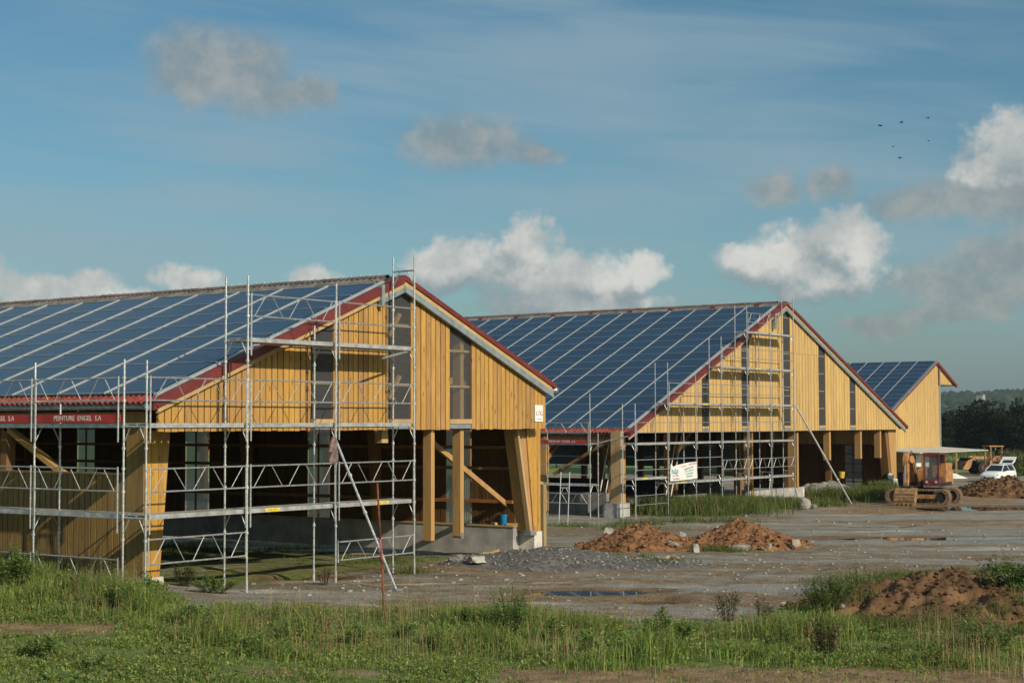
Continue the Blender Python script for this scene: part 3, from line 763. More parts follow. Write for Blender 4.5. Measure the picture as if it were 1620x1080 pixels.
    m = MB(); m.prism([(x0+.1, .2), (16.7, .2), (16.7, zr(16.7)-.15), (rx, rz-.15), (x0+.1, zr(x0)-.15)], 1, ym-.06, ym-.12); m.build('end_wall', 'wall_inside', B)
    for y in (7.0, 12.8, 18.7, 24.5):
        for xa, xb in ((1.5, rx), (rx, 16.5)):
            m = MB(); m.bar((xa, y, zr(xa)-.42), (xb, y, zr(xb)-.42), .16, .5); m.build('rafter', 'glulam_brown', B)
    # white notice
    sg = thing('notice_board', 'small white notice with dark and orange letters on the plank gable corner', 'sign', (16.42, gy-.02, 4.20))
    m = MB(); m.box(16.21, gy-.035, 3.97, 16.63, gy-.012, 4.47); bd = m.build('panel', 'white_paint', sg)
    M_ = lambda x, z: frame_mtx((x, gy-.037, z), (1, 0, 0), (0, 0, 1))
    text_obj('L', .19, 'grey_letter', sg, M_(16.31, 4.21)); text_obj('O', .19, 'orange_letter', sg, M_(16.425, 4.22)); text_obj('G', .19, 'grey_letter', sg, M_(16.545, 4.21))
    m = MB(); m.box(16.30, gy-.039, 4.045, 16.58, gy-.036, 4.058); m.build('print_line', 'grey_letter', sg)
    return B
barn_near()

def barn_far():
    gy = 15.6; x0, x1 = 45.0, 79.7; rx, rz = 62.5, 10.92; tl, tr = .43, .408
    zr = lambda x: rz-(tl if x < rx else tr)*abs(x-rx)
    B = thing('barn', 'large timber barn behind the soil heaps, scaffolding and cloth banner on half its gable', 'barn', (x0, gy, 0)); ym = 46.5
    m = MB(); m.prism([(45.1, zr(45.1)), (rx, rz), (80.45, zr(80.45)), (80.45, zr(80.45)-.14), (rx, rz-.14), (45.1, zr(45.1)-.14)], 1, gy, ym)
    roof = m.build('roof', 'slate_grey', B)
    solar_roof(roof, (rx, rz), tl, 15.92, 16, 17, .84, pitch_s=1.043)
    ridge_tiles(roof, rx, rz+.03, gy+.4, ym, .42, .11)
    m = MB(); corr_strip(m, rx-.12, rz-.02, rx-.85, zr(rx-.85)+.06, gy+.1, ym, .21, .03); m.build('top_tile_course', 'slate_grey', roof)
    for k in range(10):
        y = gy+1.5+k*2.9; m = MB(); m.box(rx-.62, y-.14, rz-.28, rx-.3, y+.14, rz-.08); m.build('vent_tile', 'red_tile', roof)
    m = MB(); corr_strip(m, 45.45, zr(45.45)+.05, 45.02, zr(45.02)+.03, gy, ym, .22, .04); m.build('eave_tile_course', 'red_tile', roof)
    m = MB(); corr_strip(m, rx+.1, rz+.03, 80.5, zr(80.5)+.03, gy, ym, .22, .04); m.build('back_tile_slope', 'red_tile', roof)
    def band(xa, xb, d0, d1, ya, yb, name, mat):
        m = MB(); m.prism([(xa, zr(xa)-d1), (xb, zr(xb)-d1), (xb, zr(xb)-d0), (xa, zr(xa)-d0)], 1, yb, ya); return m.build(name, mat, B)
    band(45.0, rx, -.05, .17, gy-.22, gy+.10, 'verge', 'red_metal'); band(45.4, rx-.7, -.12, -.065, gy+.08, gy+.26, 'verge_strip', 'white_rail'); band(rx, 80.5, -.06, .12, gy-.22, gy+.1, 'verge', 'red_metal')
    band(45, rx, .17, .32, gy-.14, gy-.07, 'barge_board', 'pale_wood'); band(rx, 80.2, .12, .26, gy-.14, gy-.07, 'barge_board', 'pale_wood')
    band(rx, 80.2, .26, .46, gy-.17, gy-.08, 'zinc_flashing', 'zinc_flash'); band(61.4, rx, .32, .50, gy-.17, gy-.08, 'zinc_flashing', 'zinc_flash')
    m = MB(); m.box(60.9, gy-.24, 9.3, 61.1, gy-.05, 10.2); m.build('flashing_bracket', 'galv_dull', B)
    wins = [(52.66, 53.49), (57.19, 58.10), (62.37, 63.25), (67.10, 68.05), (71.66, 72.50)]
    cuts = [x0]+[a for w in wins for a in w]+[x1]; m = MB(); zb = 3.42
    for a, b in zip(cuts[::2], cuts[1::2]):
        n = round((b-a)/.2); w = (b-a)/n
        for i in range(n):
            xa, xb = a+i*w, a+(i+1)*w-.012; j = .016 if i % 2 else 0.0
            if b > 63 and xa < 70 and a > 62 and min(zr(xa), zr(xb)) > 8.6:
                plank_poly(m, xa, xb, gy+j, .03, zb, 7.97, 7.97); plank_poly(m, xa, xb, gy+j-.008, .03, 7.98, zr(xa)-.12, zr(xb)-.12)
            else: plank_poly(m, xa, xb, gy+j, .03, zb, zr(xa)-.12, zr(xb)-.12)
    o = m.build('gable_planks', 'larch_far', B); o['kind'] = 'stuff'
    m = MB()
    for a, b in zip(cuts[::2], cuts[1::2]): m.prism([(a, zb+.02), (b, zb+.02), (b, zr(b)-.2)]+([(rx, zr(rx)-.2)] if a < rx < b else [])+[(a, zr(a)-.2)], 1, gy+.07, gy+.05)
    m.build('gable_lining', 'backing', B)
    for a, b in wins:
        tops = [4.75+1.06*k for k in range(6)]
        gable_window(B, a, b, 3.70, lambda x: zr(x)-.13, gy, tops, rx)
        m = MB(); m.box(a, gy+.02, 3.42, b, gy+.05, 3.575); m.build('sill_flashing', 'zinc_flash', B)
    # posts on the gable line, with hanging studs
    def post(xa, xb, ya, yb, za, zbt, mat='glulam', name='post'):
        m = MB(); m.box(xa, ya, za, xb, yb, zbt); return m.build(name, mat, B)
    post(64.55, 64.75, gy+.25, gy+.85, .06, 4.6); post(58.75, 58.95, gy+.25, gy+.75, -.5, 4.6)
    for xx in (68.95, 73.6, 76.7): post(xx, xx+.22, gy+.2, gy+.6, 1.58, 4.4, name='hanging_stud')
    # right pier
    m = MB(); m.prism([(79.0, .12), (79.75, .12), (79.75, 3.45), (78.4, 3.45)], 1, gy+.35, gy+.9); m.build('corner_pier', 'glulam', B)
    m = MB(); m.prism([(78.7, .12), (79.0, .12), (78.4, 3.45), (78.0, 3.45)], 1, gy+.4, gy+.95); m.build('corner_pier', 'glulam_brown', B)
    m = MB(); m.box(79.1, gy+.3, -.8, 79.8, gy+.95, .115); m.build('footing', 'concrete_pale', B)
    # left corner pier, split in two leaves on a block
    m = MB(); m.box(44.75, gy+.22, -.06, 45.02, gy+.80, 3.5); m.build('corner_pier', 'pale_wood', B)
    m = MB(); m.box(45.02, gy+.28, -.06, 45.30, gy+.80, 3.2); m.build('corner_pier', 'glulam', B)
    m = MB(); m.box(44.45, gy+.10, -1.0, 45.4, gy+1.1, -.065); m.build('footing', 'concrete', B)
    # gable plinth and side plinths
    m = MB(); m.box(58.6, gy+.3, -1.1, 65.3, gy+.6, .05); m.build('plinth', 'concrete', B)
    m = MB(); m.box(65.305, gy+.28, -1.1, 65.55, gy+.6, .055); m.build('plinth_end', 'concrete_pale', B)
    m = MB(); m.box(45.6, gy+3.0, -1.1, 58.5, gy+3.3, -.15); m.build('plinth', 'concrete_dark', B)
    m = MB(); m.box(46.2, gy+2.0, -1.1, 46.5, ym, .35); m.build('plinth', 'concrete_dark', B)
    # inner rows of posts, knee braces, rafters
    for fy in (20.6, 25.6, 30.6, 35.6, 40.6, 45.6):
        for xx in (45.0, 51.5, 58.2, 66.0, 73.0, 79.2):
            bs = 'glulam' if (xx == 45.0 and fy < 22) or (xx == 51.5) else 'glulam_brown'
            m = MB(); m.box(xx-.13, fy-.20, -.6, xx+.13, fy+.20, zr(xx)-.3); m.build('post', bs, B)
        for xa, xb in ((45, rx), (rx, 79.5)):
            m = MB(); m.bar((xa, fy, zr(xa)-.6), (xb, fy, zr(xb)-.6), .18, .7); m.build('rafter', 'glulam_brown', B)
        for xx, s_ in ((45.0, 1), (51.5, -1), (58.2, 1)):
            m = MB(); m.bar((xx, fy, 1.9), (xx+s_*2.0, fy, 3.4), .14, .2); m.build('knee_brace', 'glulam_brown', B)
    m = MB(); m.box(45.2, gy+.85, 2.95, 45.45, ym, 3.25); m.build('eave_beam', 'glulam_brown', B)
    m = MB(); m.bar((45.0, gy+.9, 3.1), (45.0, gy+4.4, 1.3), .14, .22, up=(1, 0, 0)); m.build('knee_brace', 'glulam_brown', B)
    # right side wall
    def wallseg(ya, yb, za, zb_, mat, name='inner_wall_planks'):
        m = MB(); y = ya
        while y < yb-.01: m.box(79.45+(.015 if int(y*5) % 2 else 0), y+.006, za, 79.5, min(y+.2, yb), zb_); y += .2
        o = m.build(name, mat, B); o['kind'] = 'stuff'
    wallseg(gy+.9, 18.3, -.7, 2.42, 'wall_inside'); wallseg(19.5, 27.0, -.7, 2.42, 'wall_inside'); wallseg(gy+.9, 27.0, 2.425, 3.7, 'larch_far', 'lit_tone_planks')  # sunlit band above and shade below are put into the plank colours
    m = MB(); m.box(79.46, 18.3, -.7, 79.49, 19.5, 2.42); w = m.build('side_door', 'polycarb', B)
    for z in (-.1, .5, 1.1, 1.75, 2.38):
        m = MB(); m.box(79.40, 18.3, z-.04, 79.455, 19.5, z+.04); m.build('bar', 'glulam_brown', w)
    m = MB(); m.box(79.40, 18.87, -.7, 79.455, 18.95, 2.4); m.build('bar', 'glulam_brown', w)
    m = MB(); m.box(79.45, 27.0, 1.42, 79.49, ym, 2.25); m.build('wind_curtain', 'mesh_curtain', B)
    m = MB(); m.box(79.45, 27.0, .72, 79.49, ym, 1.36); m.build('wind_curtain', 'mesh_curtain', B)
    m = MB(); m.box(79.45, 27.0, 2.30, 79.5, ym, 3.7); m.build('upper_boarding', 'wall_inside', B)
    m = MB(); m.box(79.44, 27.0, 1.365, 79.52, ym, 1.415); m.build('curtain_rail', 'galv', B)
    m = MB(); m.box(70.0, 24.0, -1.0, 70.3, ym, .10); m.build('trough_wall', 'black_wall', B)
    m = MB(); m.box(45.2, ym-.1, 2.2, 79.4, ym-.04, 3.6); m.build('end_wall', 'wall_inside', B)
    m = MB(); m.prism([(45.2, 3.6), (79.4, 3.6), (rx, rz-.2)], 1, ym-.04, ym-.1); m.build('end_gable', 'wall_inside', B)
barn_far()

def barn_third():
    gy = 30.7; rx, rz, t = 125.0, 9.62, .428
    B = thing('barn', 'smaller timber barn at the back with a solar roof and cut-off side wall', 'barn', (112, gy, -1.1)); ym = 58
    zr = lambda x: rz-t*abs(x-rx)
    m = MB(); m.prism([(110.0, zr(110)), (rx, rz), (129.9, zr(129.9)), (129.9, zr(129.9)-.14), (rx, rz-.14), (110.0, zr(110)-.14)], 1, gy-.1, ym)
    roof = m.build('roof', 'slate_grey', B)
    solar_roof(roof, (rx, rz), t, 30.72, 8, 14, .05, pitch_s=1.03)
    def band(xa, xb, d0, d1, name, mat):
        m = MB(); m.prism([(xa, zr(xa)-d1), (xb, zr(xb)-d1), (xb, zr(xb)-d0), (xa, zr(xa)-d0)], 1, gy-.03, gy-.22); m.build(name, mat, B)
    band(110, rx, -.05, .03, 'verge_strip', 'galv_dull'); band(110, rx, .03, .20, 'verge', 'red_metal'); band(rx, 130, -.05, .22, 'verge', 'red_metal')
    m = MB(); x = 110.0; i = 0
    while x < 125.75:
        j = .016 if i % 2 else 0; plank_poly(m, x, x+.2-.012, gy+j, .03, -1.1, zr(x)-.14, zr(x+.2)-.14); x += .2; i += 1
    while x < 129.6:
        j = .016 if i % 2 else 0; plank_poly(m, x, x+.2-.012, gy+j, .03, 7.5, max(7.52, zr(x)-.14), max(7.52, zr(x+.2)-.14)); x += .2; i += 1
    o = m.build('gable_planks', 'larch_far', B); o['kind'] = 'stuff'
    m = MB(); m.box(125.80, gy-.05, -1.1, 126.08, gy-.01, 9.1); m.build('corner_trim', 'galv', B)
    m = MB(); m.box(125.58, gy-.06, 7.4, 125.79, gy-.015, 9.4); m.build('corner_trim', 'exc_maroon', B)
    m = MB(); m.box(125.78, gy+.06, -1.1, 125.98, ym, 7.6); m.build('side_wall', 'larch_far', B)
    m = MB(); m.box(126, gy+.05, 7.44, 129.6, ym, 7.495); m.build('soffit', 'pale_wood', B)
    # lean-to canopy, on thin posts
    C = thing('canopy', 'pale flat lean-to canopy on thin posts in front of the back barn', 'canopy', (118, 27.5, -1.1))
    a = hit(1424, 714, 2, 1.28); 
    m = MB(); m.add([(110.5, gy-.05, 1.45), (126.3, gy-.05, 1.45), (127.4, 26.6, 1.18), (110.5, 26.6, 1.18), (110.5, gy-.05, 1.53), (126.3, gy-.05, 1.53), (127.4, 26.6, 1.26), (110.5, 26.6, 1.26)],
                    [(0, 1, 2, 3), (7, 6, 5, 4), (0, 4, 5, 1), (1, 5, 6, 2), (2, 6, 7, 3), (3, 7, 4, 0)]); m.build('roof_sheet', 'canopy_grey', C)
    for x in (127.0, 119.5, 111.5):
        m = MB(); m.box(x-.07, 26.7, -1.2, x+.07, 26.85, 1.2); m.build('post', 'stake_wood', C)
    for k in range(4):
        m = MB(); x = 111.6+k*2.1; m.box(x, 28.2, -1.1, x+1.4, 28.26, .9+.1*(k % 2)); m.build('back_sheet', 'sheet_white', C)
barn_third()

# ------------------------------------------------------------------ scaffolding
def scaffold(label, P, frames, decks, rails, base=None, name='scaffolding', low=(), labels=(), width=.73):
    """frames: (s, top_outer, top_inner[, bottom]); decks: (i, j, z); rails: (i, j, z of deck, lattice)"""
    b = Vector(P(frames[0][0], 0, 0)); b.z = gz(b.x, b.y)
    Sc = thing(name, label, 'scaffolding', b)
    R = .0245
    zs = sorted({d[2] for d in decks})
    for k, fr in enumerate(frames):
        s = fr[0]
        for d, top in ((0, fr[1]), (width, fr[2])):
            if top is None: continue
            p = P(s, d, 0); z0 = gz(p[0], p[1])-.03
            m = MB(); m.tube(P(s, d, z0), P(s, d, top), R, n=8)
            m.box(p[0]-.07, p[1]-.07, z0+.012, p[0]+.07, p[1]+.07, z0+.03)
            m.tube(P(s, d, z0+.03), P(s, d, z0+.32), .034, n=8)
            for z in zs:
                for dz in (-.08, -.55, .5, 1.0):
                    if z0+.2 < z+dz < top-.1: m.tube(P(s, d, z+dz-.028), P(s, d, z+dz+.028), .041, n=8)
            m.build('standard', 'scaff', Sc, smooth=False)
        if fr[2] is not None and fr[1] is not None:
            for z in zs:
                if z < min(fr[1], fr[2])-.2:
                    m = MB(); m.tube(P(s, 0, z-.075), P(s, width, z-.075), R, n=6)
                    m.tube(P(s, .02, z-.42), P(s, .20, z-.1), .014, n=5); m.tube(P(s, width-.02, z-.42), P(s, width-.20, z-.1), .014, n=5)
                    m.build('crossbar', 'scaff', Sc)
    for (i, j, z) in decks:
        for k in range(i, j):
            a, c = frames[k][0]+.05, frames[k+1][0]-.05
            m = MB()
            def bx(s0, s1, d0, d1, z0, z1):
                q = [P(s0, d0, z0), P(s1, d1, z1)]; lo = [min(x) for x in zip(*q)]; hi = [max(x) for x in zip(*q)]; m.box(*lo, *hi)
            bx(a, c, .045, width-.045, z-.025, z-.003); bx(a, c, .035, .062, z-.10, z); bx(a, c, width-.062, width-.035, z-.10, z)
            bx(a, c, width/2-.02, width/2+.02, z-.09, z-.026)
            dk = m.build('deck', 'deck_metal', Sc)
            if (k, z) in labels:
                m = MB(); mid = a+(c-a)*labels[(k, z)]; bx(mid-.24, mid+.24, .031, .034, z-.085, z-.010); lb = m.build('safety_label', 'yellow_label', dk)
                m = MB(); bx(mid-.17, mid-.02, .0285, .030, z-.058, z-.040); bx(mid+.02, mid+.17, .0285, .030, z-.058, z-.040); m.build('label_print', 'grey_letter', dk)
    for (i, j, z, lat) in rails:
        for k in range(i, j):
            a, c = frames[k][0]+.075, frames[k+1][0]-.075; m = MB()
            ra = .019
            m.tube(P(a, -.04, z+1.0), P(c, -.04, z+1.0), ra, n=6); m.tube(P(a, -.04, z+.5), P(c, -.04, z+.5), ra, n=6)
            for s in (a, c): m.tube(P(s, -.04, z-.42), P(s, -.04, z+1.04), ra*1.05, n=6)
            if lat:
                n = 5; st_ = (c-a)/n
                for q in range(n):
                    s0 = a+q*st_; up = q % 2
                    m.tube(P(s0+.12, -.04, z+(.98 if up else .52)), P(s0+st_-.12, -.04, z+(.52 if up else .98)), .011, n=5)
            m.build('guardrail', 'scaff', Sc)
    for (i, j, za, zb, lat) in low:
        for k in range(i, j):
            a, c = frames[k][0]+.06, frames[k+1][0]-.06; m = MB()
            for zz in (za, zb): m.tube(P(a, -.03, zz), P(c, -.03, zz), .019, n=6)
            for s in (a, c): m.tube(P(s, -.03, za-.05), P(s, -.03, zb+.05), .019, n=6)
            if lat:
                n = 5; st_ = (c-a)/n
                for q in range(n):
                    s0 = a+q*st_; up = q % 2
                    m.tube(P(s0+.12, -.03, zb if up else za), P(s0+st_-.12, -.03, za if up else zb), .011, n=5)
            m.build('guardrail', 'scaff', Sc)
    return Sc
BAY = 3.07
sA = scaffold('galvanised scaffolding with yellow deck labels along the gable of the white-notice barn', lambda s, d, z: (s, d, z),
    [(0, 5.32, 5.36), (BAY, 7.39, 7.39), (2*BAY, 7.42, 6.39), (3*BAY, 8.38, 8.36)],
    [(0, 3, 1.95), (0, 3, 3.95), (1, 3, 5.95)],
    [(0, 3, 1.95, True), (0, 3, 3.95, True), (1, 2, 5.95, True), (2, 3, 5.95, False)],
    low=[(0, 1, .88, 1.42, True), (2, 3, .55, 1.0, True)], labels={(1, 1.95): .28, (2, 1.95): .60})
m = MB(); m.tube((9.21, 0, 7.97), (9.21, .73, 7.97), .024, n=6); m.tube((9.21, .02, 7.6), (9.21, .24, 7.95), .014, n=5); m.tube((9.21, .71, 7.6), (9.21, .49, 7.95), .014, n=5); m.build('crossbar', 'scaff', sA)
m = MB(); m.tube((7.85, -.05, 5.60), (9.05, .1, 5.82), .03, n=6); m.build('console_tube', 'scaff', sA)
sL = scaffold('galvanised scaffolding with red lettered toe boards along the eave of the white-notice barn', lambda s, d, z: (d, s, z),
    [(.80, None, None), (.73+BAY, 5.36, 4.4), (.73+2*BAY, 5.36, 4.4), (.73+3*BAY, 5.36, 4.4)],
    [(0, 3, 1.95), (0, 3, 3.95)], [(0, 3, 1.95, True), (0, 3, 3.95, True)], low=[(0, 2, .45, .95, True)])
for k in range(3):
    a, c = .73+k*BAY+.1, .73+(k+1)*BAY-.1
    m = MB(); m.box(-.035, a, 3.965, -.005, c, 4.155); tb = m.build('toe_board', 'red_board', sL)
    text_obj('PEINTURE  ENGEL  S.A', .165, 'white_letter', sL, frame_mtx((-.037, (a+c)/2, 4.06), (0, -1, 0), (0, 0, 1)))
xs = [44.07, 47.22, 50.08, 52.87, 55.82, 58.62, 61.57]
sB = scaffold('tall stepped scaffolding rising to the ridge of the large barn', lambda s, d, z: (s, 14.55+d, z),
    [(xs[0], 4.85, 4.85), (xs[1], 6.95, 6.95), (xs[2], 6.4, 5.0), (xs[3], 8.5, 8.5), (xs[4], 10.35, 10.35), (xs[5], 10.3, 9.1), (xs[6], 11.2, 11.2)],
    [(0, 1, 1.22), (1, 6, .92), (0, 6, 2.93), (1, 6, 4.93), (3, 6, 6.93), (4, 6, 8.93)],
    [(3, 6, .92, True), (0, 6, 2.93, False), (1, 6, 4.93, False), (3, 6, 6.93, False), (4, 5, 8.93, True)],
    low=[(0, 1, -.1, .35, False), (5, 6, -.35, .2, False), (0, 3, 1.6, 2.1, False)], labels={(0, 1.22): .3, (1, .92): .55, (4, 6.93): .5, (2, 4.93): .4})
m = MB(); m.tube((xs[6], 14.55, 10.78), (xs[6], 15.28, 10.78), .024, n=6); m.tube((xs[6], 14.57, 10.45), (xs[6], 14.79, 10.76), .014, n=5); m.build('crossbar', 'scaff', sB)
sC = scaffold('scaffolding with a red lettered toe board at the large barn eave', lambda s, d, z: (43.4+d, s, z),
    [(16.75, 5.37, 3.4), (19.8, 5.37, 3.4), (22.87, 5.37, 3.4)], [(0, 2, .9), (0, 2, 2.93)], [(0, 2, 2.93, True)], low=[(0, 2, -.05, .42, True), (0, 2, 1.35, 1.85, False)])
m = MB(); m.box(43.36, 16.9, 2.90, 43.39, 19.7, 3.08); m.build('toe_board', 'red_board', sC)
text_obj('PEINTURE  ENGEL  S.A', .165, 'white_letter', sC, frame_mtx((43.355, 18.4, 2.99), (0, -1, 0), (0, 0, 1)))
# corner ramp board between the two far scaffolds
m = MB(); m.bar((43.6, 16.8, 2.85), (44.2, 15.1, 3.25), .35, .06); m.build('corner_deck', 'galv_dull', sC)

# slanting props
def prop(label, a, b, r=.03, mat='scaff'):
    a, b = Vector(a), Vector(b); T_ = thing('prop', label, 'prop', a)
    m = MB(); m.tube(a, b, r, n=8)
    d = (b-a)
    for f in (.25, .5, .75): q = a+d*f; m.tube(q-d.normalized()*.03, q+d.normalized()*.03, r*1.6, n=8)
    m.build('tube', mat, T_); m = MB(); m.box(a.x-.12, a.y-.10, a.z-.01, a.x+.12, a.y+.10, a.z+.03); m.build('foot_plate', 'galv_dull', T_)
    return T_
pf = on_ground(627, 932)
prop('slanting steel prop with a rag on top, leaning on the white-notice barn scaffolding', (pf[0], pf[1], gz(pf[0], pf[1])), (6.05, -.06, 3.55), .032)
pf = on_ground(1347, 797)
prop('long slanting steel prop beside the scaffolding of the large barn', (pf[0], pf[1], gz(pf[0], pf[1])), (61.7, 14.5, 4.85), .055)
# rag hung on the prop head
def rag():
    bm = bmesh.new(); W_, H_ = 9, 16; rs = random.Random(4)
    T_ = (5.96, -.10, 3.60); g = []
    for j in range(H_):
        row = []
        for i in range(W_):
            v = j/(H_-1); u = i/(W_-1)-.5; wd = .07+.19*v
            x = T_[0]+u*wd*1.1-.12*v*(.5-u); y = T_[1]+.07*math.sin(u*9+v*2)*(.4+v); z = T_[2]-v*(.52+.16*math.sin(u*6.5+1))
            row.append(bm.verts.new((x+rs.uniform(-.008, .008), y, z)))
        g.append(row)
    for j in range(H_-1):
        for i in range(W_-1): bm.faces.new((g[j][i], g[j][i+1], g[j+1][i+1], g[j+1][i]))
    me = bpy.data.meshes.new('rag'); bm.to_mesh(me); bm.free(); me.materials.append(MAT['cloth'])
    o = bpy.data.objects.new('rag', me); COL.objects.link(o)
    md = o.modifiers.new('s', 'SOLIDIFY'); md.thickness = .012
    for p in me.polygons: p.use_smooth = True
    tag(o, 'brownish rag hanging from the head of the slanting prop', 'cloth')
rag()
# rusty rod
w = on_ground(608, 976); zz = gz(w[0], w[1]); top = Vector(CAM)+Vector(ray(597, 764))*1.0
k = (w[0]-CAM[0])*CY+(w[1]-CAM[1])*SY
d0 = ray(597, 764); tt = k/(d0[0]*CY+d0[1]*SY); top = CAM+d0*tt
rod = thing('rusty_rod', 'tall rusty red iron rod standing in the grass', 'rod', (w[0], w[1], zz))
a = Vector((w[0], w[1], zz-.1)); b = Vector(top); md = a+(b-a)*.42+Vector((.012, -.01, 0)); hd = a+(b-a)*.60
m = MB(); m.tube(a, md, .024, n=8); m.build('lower_length', 'rust', rod, smooth=True)
m = MB(); m.tube(md, hd, .026, n=8); m.build('painted_length', 'rust_pink', rod, smooth=True)
m = MB(); m.tube(hd, b, .024, .02, n=8); m.build('upper_length', 'rust', rod, smooth=True)
# timber stake beside the near barn
w = on_ground(859, 866); zz = gz(w[0], w[1])
stk = thing('timber_stake', 'upright square timber stake with a short arm beside the gravel heap and barn corner pier', 'stake', (w[0], w[1], zz))
m = MB(); m.box(w[0]-.09, w[1]-.09, zz-.2, w[0]+.09, w[1]+.09, zz+2.18); m.build('upright', 'stake_wood', stk)
m = MB(); m.bar((w[0]-.05, w[1]-.04, zz+2.23), (w[0]-.42, w[1]+.30, zz+2.36), .10, .10); m.build('arm', 'pale_wood', stk)
# ladder frame leaning at the far barn
def ladder():
    a = on_ground(884, 830); b = on_ground(894, 829)
    n = Vector((b[0]-a[0], b[1]-a[1], 0)).normalized()*.73; A0 = Vector((a[0], a[1], gz(a[0], a[1])))
    lean = Vector((.35, .45, 0)).normalized()*.75; H = 2.35
    Ld = thing('scaffold_frame', 'loose white scaffold frame leaning upright near the large barn eave', 'frame', A0)
    dirn = Vector((CR[0], CR[1], 0)).normalized(); n = dirn*.40
    for q in (A0, A0+n):
        m = MB(); m.tube(q, q+dirn*.34+Vector((lean.x, lean.y, H)), .024, n=7); m.build('upright', 'galv_dull', Ld)
    for f in (.70,):
        q = A0+(dirn*.34+Vector((lean.x, lean.y, H)))*f
        m = MB(); m.tube(q, q+n, .024, n=6); m.tube(q-Vector((0, 0, .30)), q+n*.35, .014, n=5); m.tube(q+n-Vector((0, 0, .30)), q+n*.65, .014, n=5); m.build('rung', 'scaff', Ld)
ladder()
# erection props inside the large barn: pairs of thin white tubes
for k, (xx, yy, dx) in enumerate(((49.0, 20.0, 1.1), (49.9, 20.2, 1.1), (53.6, 18.6, 1.2), (54.5, 18.8, 1.2), (71.0, 21.0, .6), (48.0, 25.0, 1.0))):
    zz = gz(xx, yy); T_ = thing('erection_tube', 'thin white slanting tube bracing the posts inside the large barn', 'prop', (xx, yy, zz), group='slanting tubes inside the large barn')
    m = MB(); m.tube((xx, yy, zz), (xx+dx, yy-dx*.2, 3.5), .032, n=7); m.build('tube', 'white_paint', T_)
    m = MB(); m.box(xx-.1, yy-.1, zz, xx+.1, yy+.1, zz+.02); m.build('foot_plate', 'galv_dull', T_)
# printed banner tied to the far scaffolding
def banner():
    y = 14.47; xa, xb = 47.28, 50.05
    Bn = thing('banner', 'white printed cloth banner tied to the large barn scaffolding', 'banner', (xa, y, 1.0))
    nx, nz = 28, 10; vs = []; 
    def P(u, v):
        za = 1.84-.10*math.exp(-((u-.13)/.06)**2)-.07*math.sin(u*6)*(1-u); zb = .98+.06*u
        return (xa+(xb-xa)*u, y-.03*math.sin(u*9+v*2), zb+(za+.05*u-zb)*v-.02*math.sin(u*4))
    m = MB(); m.add([P(i/nx, j/nz) for j in range(nz+1) for i in range(nx+1)], [(j*(nx+1)+i, j*(nx+1)+i+1, (j+1)*(nx+1)+i+1, (j+1)*(nx+1)+i) for j in range(nz) for i in range(nx)])
    cl = m.build('cloth', 'white_paint', Bn, smooth=True)
    def strip(u0, u1, v0, v1, h, mat):
        m = MB(); n = 8; vs = []
        for i in range(n+1):
            f = i/n; p = Vector(P(u0+(u1-u0)*f, v0+(v1-v0)*f)); vs += [(p.x, p.y-.012, p.z-h/2), (p.x, p.y-.012, p.z+h/2)]
        m.add(vs, [(2*i, 2*i+2, 2*i+3, 2*i+1) for i in range(n)]); m.build('print', mat, Bn)
    strip(.03, .30, .60, .58, .20, 'teal_print'); strip(.10, .27, .72, .28, .055, 'grey_letter'); strip(.17, .20, .80, .60, .10, 'grey_letter'); strip(.06, .32, .33, .33, .022, 'grey_letter')
    strip(.25, .30, .50, .62, .05, 'grey_letter')
    strip(.08, .33, .14, .12, .085, 'rose_print'); strip(.40, .58, .84, .84, .06, 'rose_print'); strip(.66, .98, .88, .92, .09, 'rose_print')
    strip(.52, .84, .62, .72, .05, 'grey_letter'); strip(.55, .84, .50, .54, .07, 'teal_print'); strip(.58, .82, .34, .37, .09, 'teal_print'); strip(.60, .80, .18, .20, .04, 'grey_letter')
banner()

# ------------------------------------------------------------------ heaps, stones, blocks
_rockV = None
def rock_arrays(rs, sub=1):
    bm = bmesh.new(); bmesh.ops.create_icosphere(bm, subdivisions=sub, radius=1); bm.verts.ensure_lookup_table()
    V = np.array([v.co for v in bm.verts]); Fc = np.array([[v.index for v in f.verts] for f in bm.faces]); bm.free()
    return V, Fc
ICO1 = rock_arrays(None, 1)
def scatter_lumps(name, pts, sizes, mat, parent=None, seed=1, flat=.7):
    rs = np.random.RandomState(seed); iv, jf = ICO1; VV = []; FF = []; k = 0
    for p, r in zip(pts, sizes):
        v = iv*(1+.55*(rs.rand(len(iv), 1)-.5))*np.array([r*rs.uniform(.7, 1.4), r*rs.uniform(.7, 1.4), r*flat*rs.uniform(.6, 1.2)])
        a = rs.rand()*6.28; c, s_ = math.cos(a), math.sin(a); v = v@np.array([[c, -s_, 0], [s_, c, 0], [0, 0, 1]])
        VV.append(v+np.array(p)); FF.append(jf+k); k += len(iv)
    V = np.vstack(VV)
    if parent is not None: V = V-np.array(root_of(parent).location)
    return arrmesh(name, V, np.vstack(FF), mat, parent)
